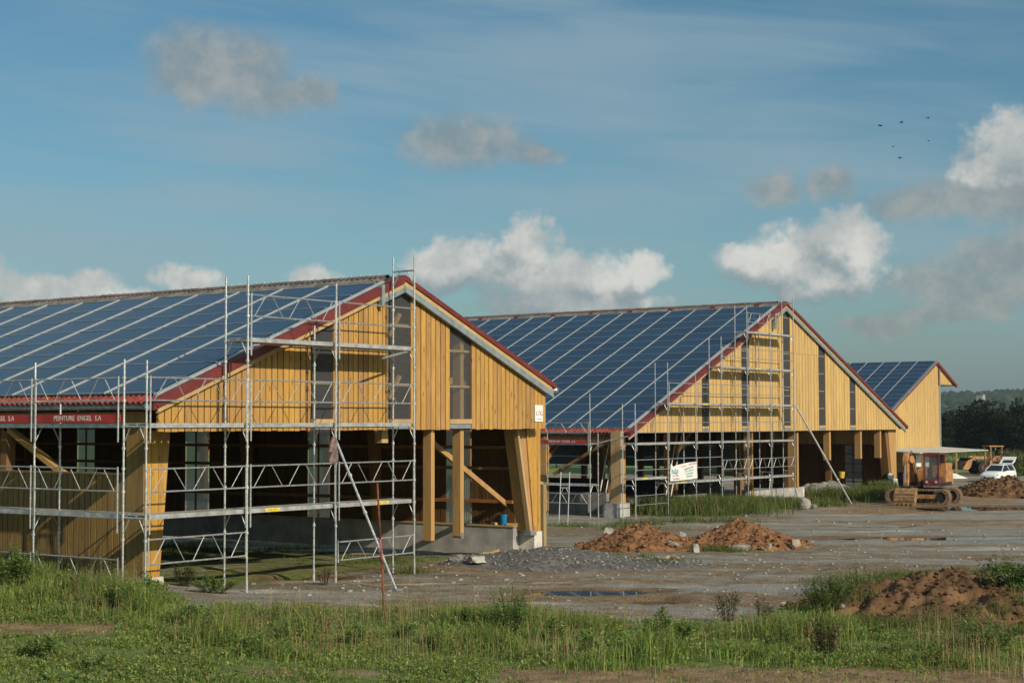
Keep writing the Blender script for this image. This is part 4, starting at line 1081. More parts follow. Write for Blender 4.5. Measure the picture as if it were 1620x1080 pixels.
def heap(name, label, cat, ctr, rs_, rt, h, mat, clodmat, nclod, seed, prof=None, rough=.12, sink=.12, clodsize=(.012, .085)):
    """mound on the ground: long axis across the view; prof(u) shapes the crest for u in -1..1"""
    s0, t0 = st(ctr[0], ctr[1]); nS, nT = 70, 130; vn = VN(seed)
    u = np.linspace(-1, 1, nT); v = np.linspace(-1, 1, nS); U, Vv = np.meshgrid(u, v)
    X, Y = from_st(s0+Vv*rs_, t0+U*rt); d = np.sqrt(U**2+Vv**2)
    edge = 1+.22*(vn.fbm(np.arctan2(Vv, U)*1.3+9, U*0+2, 3)-.5)*2
    f = np.clip(1-(d/edge), 0, 1); f = np.where(f > 0, f**.85, 0)
    pr = prof(U) if prof else 1
    Z = h*pr*f*(1+.35*(vn.fbm(X*1.1, Y*1.1, 3)-.5)*2)+(rough*(vn.fbm(X*3.2, Y*3.2, 4, .7)-.5)*2)*sst(0, .18, f)
    gzv = G(X, Y); Z = gzv+np.maximum(Z, -.02)-sink*(1-sst(0, .10, f))
    M = thing(name, label, cat, (ctr[0], ctr[1], float(G0(ctr[0], ctr[1]))))
    V3 = np.stack([X, Y, Z], -1).reshape(-1, 3); loc = np.array(M.location)
    i = (np.arange(nS-1)[:, None]*nT+np.arange(nT-1)[None]).ravel()
    arrmesh('mound', V3-loc, np.stack([i, i+1, i+nT+1, i+nT], -1), mat, M, smooth=True)
    rs2 = np.random.RandomState(seed+1); ok = np.where((f.ravel() > .04))[0]
    idx = rs2.choice(ok, nclod); sz = clodsize[0]+(clodsize[1]-clodsize[0])*rs2.rand(nclod)**4
    o = scatter_lumps('clods', V3[idx]+np.c_[rs2.uniform(-.05, .05, (nclod, 2)), sz*.25], sz, clodmat, M, seed); o['kind'] = 'stuff'
    def top(px, py):
        w = on_ground(px, py); return w
    return M, V3
def at_depth(px, py, dep):
    d = ray(px, py); return CAM+d*dep
hc = on_ground(1018, 868)
h1, hv1 = heap('soil_heap', 'rounded red brown soil heap with grass at its foot', 'soil heap', hc, 2.5, 2.35, .95, 'soil', 'clod', 1500, 21, prof=lambda u: np.interp(u, [-1, -.5, -.25, .2, .6, 1], [.5, .8, 1.05, .85, .55, .4]), rough=.20)
hc2 = on_ground(1180, 862)
h2, hv2 = heap('soil_heap', 'long low reddish soil heap strewn with broken blocks', 'soil heap', hc2, 2.6, 2.75, .86, 'soil', 'clod', 1700, 31, prof=lambda u: np.interp(u, [-1, -.6, -.2, .2, .6, 1], [.6, .75, 1.1, .95, .7, .4]), rough=.24)
hc3 = on_ground(1595, 784)
h3, hv3 = heap('soil_heap', 'brown rubble heap in front of the white car', 'soil heap', hc3, 4.0, 3.3, 1.35, 'soil_dark', 'clod_dark', 900, 41, rough=.25, clodsize=(.03, .17))
hc4 = on_ground(905, 888)
h4, hv4 = heap('gravel_heap', 'low grey gravel heap spread before the white-notice barn', 'gravel heap', hc4, 2.6, 3.9, .36, 'gravel_heap', 'gravel_pale', 900, 51, prof=lambda u: np.interp(u, [-1, -.6, -.1, .4, 1], [.75, .9, 1.15, .7, .35]), rough=.045, clodsize=(.015, .05))
hc5 = on_ground(1500, 962)
h5, hv5 = heap('soil_bank', 'broad dug bank of brown earth with a crumbling top edge', 'earth bank', hc5, 3.9, 3.5, .78, 'soil_dark', 'clod_dark', 2600, 61, prof=lambda u: np.interp(u, [-1, -.5, 0, 1], [.7, .9, 1.05, 1.1]), rough=.22, clodsize=(.012, .075))
h6, hv6 = heap('gravel_heap', 'grey gravel heap inside the large barn doorway', 'gravel heap', np.array([72.0, 17.6, 0]), 2.2, 3.0, .95, 'gravel_pale', 'gravel_pale', 200, 71, rough=.05)
# earth ridge along the crest of the bank: darker clumps
rs2 = np.random.RandomState(8); pts = []; sz = []
for k in range(420):
    px = rs2.uniform(1440, 1640); w = on_ground(px, 945+rs2.uniform(-9, 6)); r = rs2.uniform(.025, .10); pts.append((w[0], w[1], gz(w[0], w[1])+.62+rs2.uniform(-.15, .22))); sz.append(r)
pts = np.array(pts)
def heap_z(hv, x, y):
    d = (hv[:, 0]-x)**2+(hv[:, 1]-y)**2; return float(hv[np.argmin(d), 2])
pts[:, 2] = [heap_z(hv5, a, b)+.02 for a, b in pts[:, :2]]
o = scatter_lumps('crest_clods', pts, sz, 'clod_dark', h5, 5, .9); o['kind'] = 'stuff'

def block(label, px, py, size, rot, mat='block', hv=None, group=None, name='concrete_block', cat='block', tilt=(0, 0)):
    """rough-edged building block resting where the pixel meets the ground or a heap"""
    w = on_ground(px, py)
    for _ in range(12):
        z = heap_z(hv, w[0], w[1]) if hv is not None and np.min((hv[:, 0]-w[0])**2+(hv[:, 1]-w[1])**2) < .02 else gz(w[0], w[1])
        w = .5*w+.5*hit(px, py, 2, z)
    L_, W_, H_ = size; bm = bmesh.new()
    if name == 'boulder': bmesh.ops.create_icosphere(bm, subdivisions=2, radius=.52)
    else:
        bmesh.ops.create_cube(bm, size=1); bmesh.ops.subdivide_edges(bm, edges=bm.edges[:], cuts=2, use_grid_fill=True)
    rs = random.Random(int(px*7+py))
    for v in bm.verts:
        k = sum(abs(c) > .49 for c in v.co); sh = .10 if k < 2 else (.16 if k == 2 else .30)
        v.co *= 1-sh*rs.random()*1.4; v.co.x *= L_; v.co.y *= W_; v.co.z *= H_
    me = bpy.data.meshes.new(name); bm.to_mesh(me); bm.free(); me.materials.append(MAT[mat])
    o = bpy.data.objects.new(name, me); COL.objects.link(o)
    o.location = (w[0], w[1], z+H_*.36+abs(math.sin(tilt[1]))*L_*.4); o.rotation_euler = (tilt[0], tilt[1], rot); return tag(o, label, cat, group)
block('pale slab tipped on end high on the long soil heap', 1128, 847, (.52, .26, .20), -.6, hv=hv2, tilt=(.2, -.75))
block('long pale split block lying before the long soil heap', 1172, 869, (.66, .30, .26), -.93, 'stone', hv=hv2)
block('squarish beige block at the end of the long soil heap', 1258, 866, (.34, .26, .27), -.7, hv=hv2)
block('smaller beige block beside the squarish block', 1274, 866, (.26, .2, .16), -.4, hv=hv2, tilt=(.1, .3))
block('grey broken block on the shoulder of the long soil heap', 1080, 850, (.28, .22, .22), .2, 'concrete', hv=hv2, tilt=(.4, .2))
block('reddish brick lump low on the long soil heap', 1084, 862, (.24, .2, .2), .5, 'block_red', hv=hv2)
block('grey block standing between the two soil heaps', 1100, 873, (.26, .22, .32), .9, 'concrete', hv=hv2)
block('pale rounded rubble piece low in front of the long soil heap', 1216, 866, (.26, .2, .18), .1, 'stone', hv=hv2)
block('dark edged concrete lump on the flank of the rounded soil heap', 963, 850, (.42, .32, .34), .5, 'stone', hv=hv1, tilt=(.3, .4))
block('flat pale slab leaning between the heaps', 1066, 864, (.42, .12, .10), -1.5, 'stone', hv=hv1, tilt=(0, .3))
block('brown broken tile at the grassy foot of the rounded soil heap', 1052, 887, (.34, .22, .12), -.5, hv=hv1, tilt=(.1, -.35))
block('slim beige slab at the grassy foot of the rounded soil heap', 1070, 886, (.32, .14, .10), -1.4, hv=hv1, tilt=(.1, .35))
block('thin white stone flake in the grass before the rounded soil heap', 1098, 894, (.5, .16, .05), -1.0, 'stone')
block('small pale flake between gravel heap and rounded soil heap', 945, 880, (.3, .16, .06), -.6, 'stone', hv=hv4)
block('dark grey lump of asphalt at the end of the gravel heap', 722, 886, (.42, .32, .20), .4, 'concrete_dark', hv=hv4)
block('grey flat rock before the gravel heap', 754, 889, (.46, .36, .18), -.5, 'concrete', hv=hv4)
block('round pale boulder in the grass by the scaffolding of the large barn', 1273, 806, (.85, .7, .75), .3, 'stone', name='boulder', cat='boulder')
block('white stone on the foot of the dug earth bank', 1333, 961, (.15, .11, .10), .3, 'stone', hv=hv5, name='boulder', cat='stone')
block('dark boulder lump beside the pale boulder', 1287, 805, (.45, .4, .35), .9, 'concrete_dark', name='boulder', cat='boulder')
# loose gravel and pebbles over the yard
rs2 = np.random.RandomState(12); pts = []; sz = []
for k in range(8000):
    px, py = rs2.uniform(-60, 1680), 1000-240*rs2.rand()**.8
    if fg_mask(np.array(px), np.array(py))[0] > .5: continue
    w = hit(px, py, 2, -.2); s_, t_ = st(w[0], w[1])
    if s_ > 90: continue
    if 2 < w[0] < 17 and w[1] > 1.5: continue
    pts.append((w[0], w[1], 0)); sz.append((.007+.050*rs2.rand()**8)*(1+s_/120))
pts = np.array(pts); pts[:, 2] = G(pts[:, 0], pts[:, 1])+.004
o = scatter_lumps('loose_gravel', pts, sz, 'pebble', None, 3, .6); tag(o, 'scattered pale pebbles over the muddy yard', 'gravel', kind='stuff')

# ------------------------------------------------------------------ small things at the near barn
def bucket(label, loc, r, h, mat, rim=True):
    B = thing('bucket', label, 'bucket', loc); m = MB(); n = 18
    ring = lambda rr, z: [(loc[0]+rr*math.cos(6.2832*i/n), loc[1]+rr*math.sin(6.2832*i/n), loc[2]+z) for i in range(n)]
    vs = ring(r*.8, 0)+ring(r, h)+ring(r*.95, h)+ring(r*.77, .03)
    fs = [(i+q*n, (i+1) % n+q*n, (i+1) % n+(q+1)*n, i+(q+1)*n) for q in range(3) for i in range(n)]+[tuple(range(n-1, -1, -1)), tuple(range(3*n, 4*n))]
    m.add(vs, fs); m.build('pail', mat, B, smooth=False)
    m = MB()
    for i in range(10):
        a, b = math.pi*i/10, math.pi*(i+1)/10
        m.tube((loc[0]+r*math.cos(a), loc[1]-.02, loc[2]+h-.02-.12*math.sin(a)), (loc[0]+r*math.cos(b), loc[1]-.02, loc[2]+h-.02-.12*math.sin(b)), .006, n=5)
    m.build('handle', 'galv', B); m = MB()
    m.add(ring(r*1.0, h-.035)+ring(r*1.05, h-.035)+ring(r*1.05, h)+ring(r*1.0, h), [(i+q*n, (i+1) % n+q*n, (i+1) % n+((q+1) % 4)*n, i+((q+1) % 4)*n) for q in range(4) for i in range(n)]); m.build('rim', mat, B)
bucket('bright blue plastic bucket on the concrete plinth', (16.56, 2.42, .80), .155, .33, 'blue_plastic')
bucket('yellow bucket on the gravel inside the large barn', (74.2, 17.4, .30), .22, .42, 'yellow_plastic')
bucket('squat yellow tub in the weeds before the large barn', (72.5, 15.0, gz(72.5, 15.0)), .26, .40, 'yellow_plastic')
def offcut(label, x, y, z, l, w_, h, rot, tilt=0.0):
    m = MB(); m.box(-l/2, -w_/2, 0, l/2, w_/2, h); o = m.build('timber_offcut', 'pale_wood'); o.location = (x, y, z); o.rotation_euler = (0, tilt, rot); tag(o, label, 'offcut')
w = on_ground(778, 857)
za = heap_z(hv4, 14.6, 1.0)
p_ = hit(778, 856, 2, .42); zb = gz(p_[0], p_[1])
offcut('pale timber offcut lying flat on the gravel by the plinth', p_[0], p_[1], zb, .55, .14, .10, -.9)
offcut('second timber offcut crossing the flat one on the gravel', p_[0]+.28, p_[1]+.12, zb+.03, .42, .13, .09, .1, -.15)
offcut('timber offcut beside the blue bucket on the plinth', 16.50, 2.78, .80, .30, .12, .07, 1.2)
offcut('timber offcut in front of the blue bucket', 16.52, 2.10, .80, .34, .13, .07, 1.75)
# power tools on the plinth
def tool(label, y, k):
    T_ = thing('power_tool', label, 'tool', (16.55, y, .80)); x = 16.55
    m = MB(); m.tube((x, y-.14, .88), (x, y+.10, .88), .07, .06, n=10); m.build('motor', 'black_plastic', T_)
    m = MB(); m.tube((x, y+.10, .88), (x, y+.22, .90), .045, .03, n=8); m.build('nose', 'chrome', T_)
    m = MB(); m.bar((x, y-.06, .87), (x-.03, y-.10, 1.02+.04*k), .05, .06); m.build('grip', 'black_plastic', T_)
    m = MB(); m.box(x-.07, y-.16, .80, x+.07, y+.02, .83); m.build('foot', 'exc_dark', T_)
tool('black power tool lying on the plinth behind the post with a metal shoe', 3.45, 0); tool('black power tool with a raised grip next to the blue bucket', 3.0, 1)

# ------------------------------------------------------------------ excavator
def ring_track(m, L_, H_, w, y0, n=14):
    r = H_/2; pts = []
    for i in range(n+1): a = -math.pi/2+math.pi*i/n; pts.append((L_/2-r+r*math.cos(a), r+r*math.sin(a)))
    for i in range(n+1): a = math.pi/2+math.pi*i/n; pts.append((-L_/2+r+r*math.cos(a), r+r*math.sin(a)))
    return pts
def excavator():
    base = on_ground(1462, 796); bx, by = base[0], base[1]; bz = gz(bx, by)
    # local +x = towards the camera (front of the upper body), local y = along the tracks
    yaw = math.atan2(CAM[1]-by, CAM[0]-bx)-.24
    E = thing('excavator', 'rusty orange tracked excavator with its bucket on the ground and maroon cab', 'excavator', (bx, by, bz), yaw)
    bl = lambda m, n, mat, par=E, **k: m.build(n, mat, par, local=True, **k)
    for sx in (1.12, -1.12):
        pts = ring_track(None, 3.75, .86, .5, 0); n = len(pts)
        m = MB(); inn = [(a*.90, .43+(b-.43)*.80) for a, b in pts]
        vs = [(sx-.26, a, b) for a, b in pts]+[(sx+.26, a, b) for a, b in pts]+[(sx+.26, a, b) for a, b in inn]+[(sx-.26, a, b) for a, b in inn]
        fs = [(i+q*n, (i+1) % n+q*n, (i+1) % n+((q+1) % 4)*n, i+((q+1) % 4)*n) for q in range(4) for i in range(n)]; m.add(vs, fs)
        for i in range(n):   # shoe grousers
            a, b = pts[i], pts[(i+1) % n]; ln = math.hypot(b[0]-a[0], b[1]-a[1]); ks = max(1, int(ln/.17))
            for k in range(ks):
                f = (k+.5)/ks; y, z = a[0]+(b[0]-a[0])*f, a[1]+(b[1]-a[1])*f; dy, dz = (b[0]-a[0])/ln, (b[1]-a[1])/ln
                m.bar((sx-.27, y+dz*.015, z-dy*.015), (sx+.27, y+dz*.015, z-dy*.015), .06, .05)
        tr = bl(m, 'track', 'exc_track'); tr.rotation_euler = (0, 0, -.06)
        m = MB(); m.box(sx-.16, -1.35, .34, sx+.16, 1.35, .58); bl(m, 'track_frame', 'exc_orange', tr)
        for yy, rr in ((-1.44, .33), (1.44, .33)): m = MB(); m.tube((sx-.2, yy, .43), (sx+.2, yy, .43), rr, n=16); bl(m, 'idler', 'exc_dark', tr)
        m = MB()
        
        for k in range(6): m = MB(); m.tube((sx-.2, -.95+k*.38, .22), (sx+.2, -.95+k*.38, .22), .12, n=10); bl(m, 'roller', 'exc_dark', tr)
    m = MB(); m.box(-.9, -.8, .45, .9, .8, .86); m.tube((0, 0, .85), (0, 0, 1.02), .62, n=20); bl(m, 'undercarriage', 'exc_dark').rotation_euler = (0, 0, -.06)
    m = MB(); m.box(-1.9, -1.2, 1.02, 1.1, 1.2, 1.25); bl(m, 'deck', 'exc_dark')
    m = MB(); m.prism([(-1.95, 1.25), (.2, 1.25), (.2, 1.95), (-.2, 2.1), (-1.6, 2.1), (-1.95, 1.8)], 1, -1.2, .2); bl(m, 'engine_cover', 'exc_orange', bevel=.03)
    m = MB(); m.prism([(-2.25, 1.1), (-1.9, 1.1), (-1.9, 2.0), (-2.15, 1.9)], 1, -1.22, 1.22); bl(m, 'counterweight', 'exc_orange', bevel=.04)
    m = MB(); m.box(-1.85, .95, 1.25, -.2, 1.24, 2.35); bl(m, 'side_tank', 'exc_orange')
    # cab (on the operator's left = local +y when facing +x ... picture right)
    cy0, cy1 = .26, 1.20; zc0, zc1 = 1.05, 2.98
    cab = MB(); 
    for (xx, yy) in ((1.18, cy0), (1.18, cy1-.09), (-.25, cy0), (-.25, cy1-.09)): cab.box(xx-.09, yy, zc0, xx, yy+.09, zc1-.06)
    cab.box(-.34, cy0-.01, zc1-.10, 1.20, cy1+.01, zc1); cab.box(1.08, cy0, zc0, 1.185, cy1, 1.42); cab.box(-.34, cy0, zc0, 1.1, cy0+.05, 1.55); cab.box(-.34, cy1-.05, zc0, 1.1, cy1, 1.55); cab.box(1.09, cy0, 2.78, 1.185, cy1, 2.9)
    c = bl(cab, 'cab', 'exc_maroon', bevel=.012)
    m = MB(); m.box(1.13, cy0+.09, 1.42, 1.15, cy1-.09, 2.78); bl(m, 'windscreen', 'polycarb', c)
    m = MB(); m.box(.02, cy0+.25, 1.35, .5, cy1-.25, 1.55); m.box(-.1, cy0+.25, 1.5, .06, cy1-.25, 2.25); bl(m, 'seat', 'exc_orange', c)
    m = MB(); m.box(-.30, cy0+.06, 1.1, -.26, cy1-.06, 2.85); bl(m, 'rear_panel', 'exc_dark', c)
    m = MB(); m.box(.55, cy0+.2, 1.2, .7, cy0+.3, 1.75); m.box(.55, cy1-.3, 1.2, .7, cy1-.2, 1.75); bl(m, 'levers', 'exc_dark', c)
    for yy in (cy0+.2, cy1-.2):
        m = MB(); m.tube((1.19, yy, 1.30), (1.23, yy, 1.30), .07, n=12); bl(m, 'lamp', 'lamp_glass', c)
    m = MB(); m.box(1.19, cy0+.04, 1.0, 1.30, cy1-.04, 1.06); bl(m, 'step', 'galv', c)
    m = MB(); m.bar((.9, 1.06, 1.5), (1.0, 1.40, 1.6), .03, .03); m.box(.95, 1.36, 1.50, 1.0, 1.54, 2.2); bl(m, 'mirror_guard', 'exc_orange')
    m = MB(); m.box(.2, -1.3, 1.25, .9, -.95, 1.85); bl(m, 'tool_box', 'exc_dark')
    # boom: rises and comes forward, seen end-on
    by_ = -.34
    def plate(m, P, w):
        n = len(P); m.add([(x, by_-w, z) for x, z in P]+[(x, by_+w, z) for x, z in P], [tuple(range(n)), tuple(range(2*n-1, n-1, -1))]+[(i, i+n, (i+1) % n+n, (i+1) % n) for i in range(n)])
    m = MB(); plate(m, [(.75, 1.30), (.95, 1.20), (1.9, 2.35), (2.75, 2.55), (2.78, 2.78), (1.75, 2.85), (1.35, 2.55)], .19); bl(m, 'boom', 'exc_orange', bevel=.02)
    m = MB(); plate(m, [(2.50, 2.95), (2.72, 3.0), (2.95, 2.6), (2.86, 1.0), (2.70, .95), (2.55, 1.8), (2.48, 2.55)], .15); bl(m, 'stick', 'exc_orange', bevel=.02)
    for sy in (-.26, .26):
        m = MB(); m.tube((1.05, by_+sy, 1.18), (1.55, by_+sy, 1.8), .075, n=10); bl(m, 'boom_cylinder', 'exc_dark')
        m = MB(); m.tube((1.5, by_+sy, 1.74), (2.0, by_+sy, 2.45), .04, n=8); bl(m, 'cylinder_rod', 'chrome')
    m = MB(); m.tube((1.7, by_, 2.95), (2.5, by_, 2.98), .07, n=10); bl(m, 'stick_cylinder', 'exc_orange')
    m = MB(); m.tube((2.98, by_, 2.3), (3.05, by_, 1.35), .05, n=10); bl(m, 'bucket_cylinder', 'chrome')
    m = MB(); m.tube((1.2, by_+.2, 2.7), (2.4, by_+.22, 3.1), .022, n=6); m.tube((2.4, by_+.22, 3.1), (2.9, by_+.2, 2.4), .022, n=6); bl(m, 'hose', 'black_rubber')
    # bucket: open shell, ribbed back facing the camera, teeth to the ground
    w = .60; prof = [(2.62, 1.02), (2.95, .98), (3.22, .72), (3.34, .38), (3.30, .06), (3.10, -.02)]
    inn = [(2.70, .94), (2.92, .90), (3.14, .68), (3.25, .38), (3.22, .10), (3.10, .03)]
    m = MB(); n = len(prof)
    for side in (-1, 1):
        a = by_+side*w; b = by_+side*(w-.04); P = prof+[(2.55, .50)]
        m.add([(x, a, z) for x, z in P]+[(x, b, z) for x, z in P], [tuple(range(n+1)), tuple(range(2*n+1, n, -1))]+[(i, i+n+1, (i+1) % (n+1)+n+1, (i+1) % (n+1)) for i in range(n+1)])
    vs = [(x, by_-w, z) for x, z in prof]+[(x, by_+w, z) for x, z in prof]+[(x, by_-w, z) for x, z in inn]+[(x, by_+w, z) for x, z in inn]
    fs = [(i, i+1, n+i+1, n+i) for i in range(n-1)]+[(2*n+i, 3*n+i, 3*n+i+1, 2*n+i+1) for i in range(n-1)]; m.add(vs, fs)
    bk = bl(m, 'bucket', 'exc_bucket')
    for z0, x0 in ((.86, 3.10), (.66, 3.27), (.48, 3.32), (.28, 3.34)):
        m = MB(); m.box(x0-.03, by_-w, z0-.018, x0+.02, by_+w, z0+.018); bl(m, 'rib', 'exc_bucket', bk)
    for k in range(5):
        yy = by_-w+.1+k*(2*w-.2)/4; m = MB(); m.prism([(3.26, .18), (3.40, .16), (3.36, -.10), (3.24, -.06)], 1, yy-.075, yy+.075); bl(m, 'tooth', 'exc_bucket', bk)
    m = MB(); m.box(2.6, by_-.3, .85, 2.9, by_+.3, 1.12); bl(m, 'linkage', 'exc_dark')
excavator()

# ------------------------------------------------------------------ white car
def loft(m, secs):
    n = len(secs[0]); vs = [p for s_ in secs for p in s_]
    fs = [(q*n+i, q*n+(i+1) % n, (q+1)*n+(i+1) % n, (q+1)*n+i) for q in range(len(secs)-1) for i in range(n)]
    fs += [tuple(range(n-1, -1, -1)), tuple(range((len(secs)-1)*n, len(secs)*n))]; m.add(vs, fs)
def car():
    w = on_ground(1580, 762); bx, by = w[0], w[1]; bz = gz(bx, by)
    yaw = math.atan2(CAM[1]-by, CAM[0]-bx)-.42
    Cc = thing('parked_car', 'small white hatchback with its tailgate standing open', 'car', (bx, by, bz), yaw)
    bl = lambda m, n, mat, par=Cc, **k: m.build(n, mat, par, local=True, **k)
    def sec(x, zb, zt, wb, wt):
        h = zt-zb; pts = [(wb*.80, zb), (wb*.98, zb+h*.12), (wb, zb+h*.45), (wb*.97, zb+h*.75), (wt, zt-h*.06), (wt*.80, zt)]
        return [(x, y, z) for y, z in pts]+[(x, -y, z) for y, z in pts[::-1]]
    m = MB(); loft(m, [sec(1.92, .30, .58, .62, .50), sec(1.84, .22, .70, .74, .62), sec(1.55, .20, .84, .81, .72), sec(.95, .20, .94, .83, .76), sec(.2, .20, .97, .84, .78), sec(-1.0, .20, .97, .84, .79), sec(-1.6, .22, .96, .82, .76), sec(-1.86, .30, .92, .76, .70)])
    body = bl(m, 'body', 'car_white', smooth=True, bevel=0)
    m = MB()
    def gsec(x, zb, zt, wb, wt): return [(x, wb, zb), (x, wt, zt-.04), (x, wt*.85, zt), (x, -wt*.85, zt), (x, -wt, zt-.04), (x, -wb, zb)]
    # roof shell on pillars
    m = MB(); loft(m, [[(.30, .58, 1.36), (.30, .50, 1.40), (.30, -.50, 1.40), (.30, -.58, 1.36)], [(-.2, .60, 1.42), (-.2, .52, 1.47), (-.2, -.52, 1.47), (-.2, -.60, 1.42)], [(-1.45, .57, 1.38), (-1.45, .5, 1.43), (-1.45, -.5, 1.43), (-1.45, -.57, 1.38)]])
    bl(m, 'roof', 'car_white', smooth=True)
    for sy in (1, -1):
        for p, q in (((1.0, .74*sy, .93), (.28, .58*sy, 1.38)), ((-.35, .78*sy, .95), (-.30, .60*sy, 1.40)), ((-1.62, .74*sy, .93), (-1.42, .57*sy, 1.40))):
            m = MB(); m.bar(p, q, .06, .06); bl(m, 'pillar', 'car_white')
        m = MB(); m.add([(.95, .745*sy, .95), (-.33, .775*sy, .965), (-.29, .60*sy, 1.375), (.27, .575*sy, 1.36)], [(0, 1, 2, 3)]); m.add([(-.38, .775*sy, .965), (-1.58, .74*sy, .95), (-1.40, .565*sy, 1.36), (-.33, .60*sy, 1.375)], [(0, 1, 2, 3)]); bl(m, 'side_window', 'car_glass')
        m = MB(); m.prism([(1.62, .62), (1.87, .56), (1.82, .68), (1.55, .76)], 1, .50*sy, .755*sy); bl(m, 'headlight', 'lamp_glass')
        m = MB(); m.box(.66, .80*sy-.02, .92, .78, .80*sy+.16*sy, 1.04); bl(m, 'wing_mirror', 'black_plastic')
        for xx in (1.22, -1.22):
            m = MB(); m.tube((xx, sy*.66, .29), (xx, sy*.855, .29), .29, n=20); wh = bl(m, 'wheel', 'black_rubber')
            m = MB(); m.tube((xx, sy*.85, .29), (xx, sy*.868, .29), .19, n=14); bl(m, 'rim', 'chrome', wh)
        m = MB(); m.box(-1.2, .838*sy-.01, .40, 1.0, .838*sy+.012, .47); bl(m, 'door_strip', 'black_plastic')
    m = MB(); m.add([(1.0, .70, .945), (1.0, -.70, .945), (.29, -.55, 1.385), (.29, .55, 1.385)], [(0, 1, 2, 3)]); bl(m, 'windscreen', 'car_glass')
    m = MB(); m.box(1.86, -.45, .32, 1.94, .45, .48); bl(m, 'grille', 'black_plastic')
    m = MB(); m.box(1.935, -.26, .42, 1.955, .26, .53); bl(m, 'number_plate', 'plate_yellow')
    m = MB(); m.add([(-1.80, .70, .5), (-1.80, -.70, .5), (-1.46, -.55, 1.38), (-1.46, .55, 1.38)], [(3, 2, 1, 0)]); bl(m, 'boot_opening', 'black_plastic')
    # tailgate swung up
    tg = MB(); P = [(-1.46, 1.43), (-2.05, 1.72), (-2.25, 1.98), (-2.20, 2.02), (-1.98, 1.80), (-1.44, 1.49)]
    for a, b in ((-.60, -.48), (.48, .60)): tg.prism(P, 1, a, b)
    tg.prism([(-2.02, 1.70), (-2.28, 2.0), (-2.22, 2.06), (-1.95, 1.80)], 1, -.60, .60); tg.prism([(-1.46, 1.43), (-1.60, 1.50), (-1.58, 1.55), (-1.44, 1.49)], 1, -.58, .58)
    tgo = bl(tg, 'tailgate', 'car_white', bevel=.01)
    m = MB(); m.add([(-1.58, .48, 1.51), (-2.0, .48, 1.72), (-2.0, -.48, 1.72), (-1.58, -.48, 1.51)], [(0, 1, 2, 3)]); bl(m, 'rear_window', 'car_glass', tgo)
car()

# ------------------------------------------------------------------ loader behind the car
def loader():
    w = on_ground(1565, 749); bx, by = w[0], w[1]; bz = gz(bx, by)
    yaw = math.atan2(-CR[1], -CR[0])+.25       # faces picture left
    Lo = thing('wheel_loader', 'old rusty orange wheel loader with raised bucket behind the car', 'loader', (bx, by, bz), yaw)
    bl = lambda m, n, mat, par=Lo, **k: m.build(n, mat, par, local=True, **k)
    for xx in (1.15, -1.35):
        for sy in (-.85, .85):
            m = MB(); m.tube((xx, sy-.2, .62), (xx, sy+.2, .62), .62, n=20); wh = bl(m, 'wheel', 'black_rubber'); m = MB(); m.tube((xx, sy-.21, .62), (xx, sy+.21, .62), .30, n=14); bl(m, 'rim', 'exc_maroon', wh)
    m = MB(); m.prism([(-2.4, .7), (.3, .7), (.3, 1.2), (-.4, 1.75), (-2.4, 1.65)], 1, -.65, .65); bl(m, 'engine_body', 'exc_orange', bevel=.03)
    m = MB(); m.box(.2, -.5, .65, 1.6, .5, 1.25); bl(m, 'front_frame', 'exc_dark')
    m = MB()
    for xx, yy in ((.15, -.6), (.15, .6), (-1.05, -.6), (-1.05, .6)): m.bar((xx, yy, 1.3), (xx*1.0, yy, 2.65), .09, .09)
    m.box(-1.2, -.72, 2.62, .35, .72, 2.72); cb = bl(m, 'cab', 'exc_orange')
    m = MB(); m.box(-.9, -.3, 1.6, -.4, .3, 1.75); m.box(-1.0, -.3, 1.7, -.85, .3, 2.3); bl(m, 'seat', 'exc_dark', cb)
    for sy in (-.45, .45):
        m = MB(); m.bar((.5, sy, 1.55), (1.9, sy, 1.60), .12, .26, up=(0, 0, 1)); m.bar((1.8, sy, 1.62), (2.55, sy, 1.05), .12, .24); bl(m, 'lift_arm', 'exc_orange')
        m = MB(); m.tube((.7, sy*.8, .9), (1.6, sy*.8, 1.45), .06, n=8); bl(m, 'cylinder', 'chrome')
    P = [(2.35, 1.55), (2.55, .72), (2.85, .42), (3.55, .46), (3.55, .52), (2.90, .52), (2.65, .78), (2.48, 1.58)]
    m = MB(); m.prism(P, 1, -1.1, 1.1); bk = bl(m, 'bucket', 'exc_dark')
    for sy in (-1.12, 1.08): m = MB(); m.prism([(2.4, 1.5), (2.6, .75), (2.9, .45), (3.5, .5), (2.9, 1.35)], 1, sy, sy+.04); bl(m, 'bucket_side', 'exc_orange', bk)
    m = MB(); m.prism([(3.2, .55), (3.3, .55), (3.05, 1.25), (2.95, 1.25)], 1, -1.05, 1.05); bl(m, 'bucket_lip', 'exc_orange', bk)
    m = MB(); m.tube((-1.8, .3, 1.7), (-1.8, .3, 2.3), .05, n=8); bl(m, 'exhaust', 'rust')
loader()

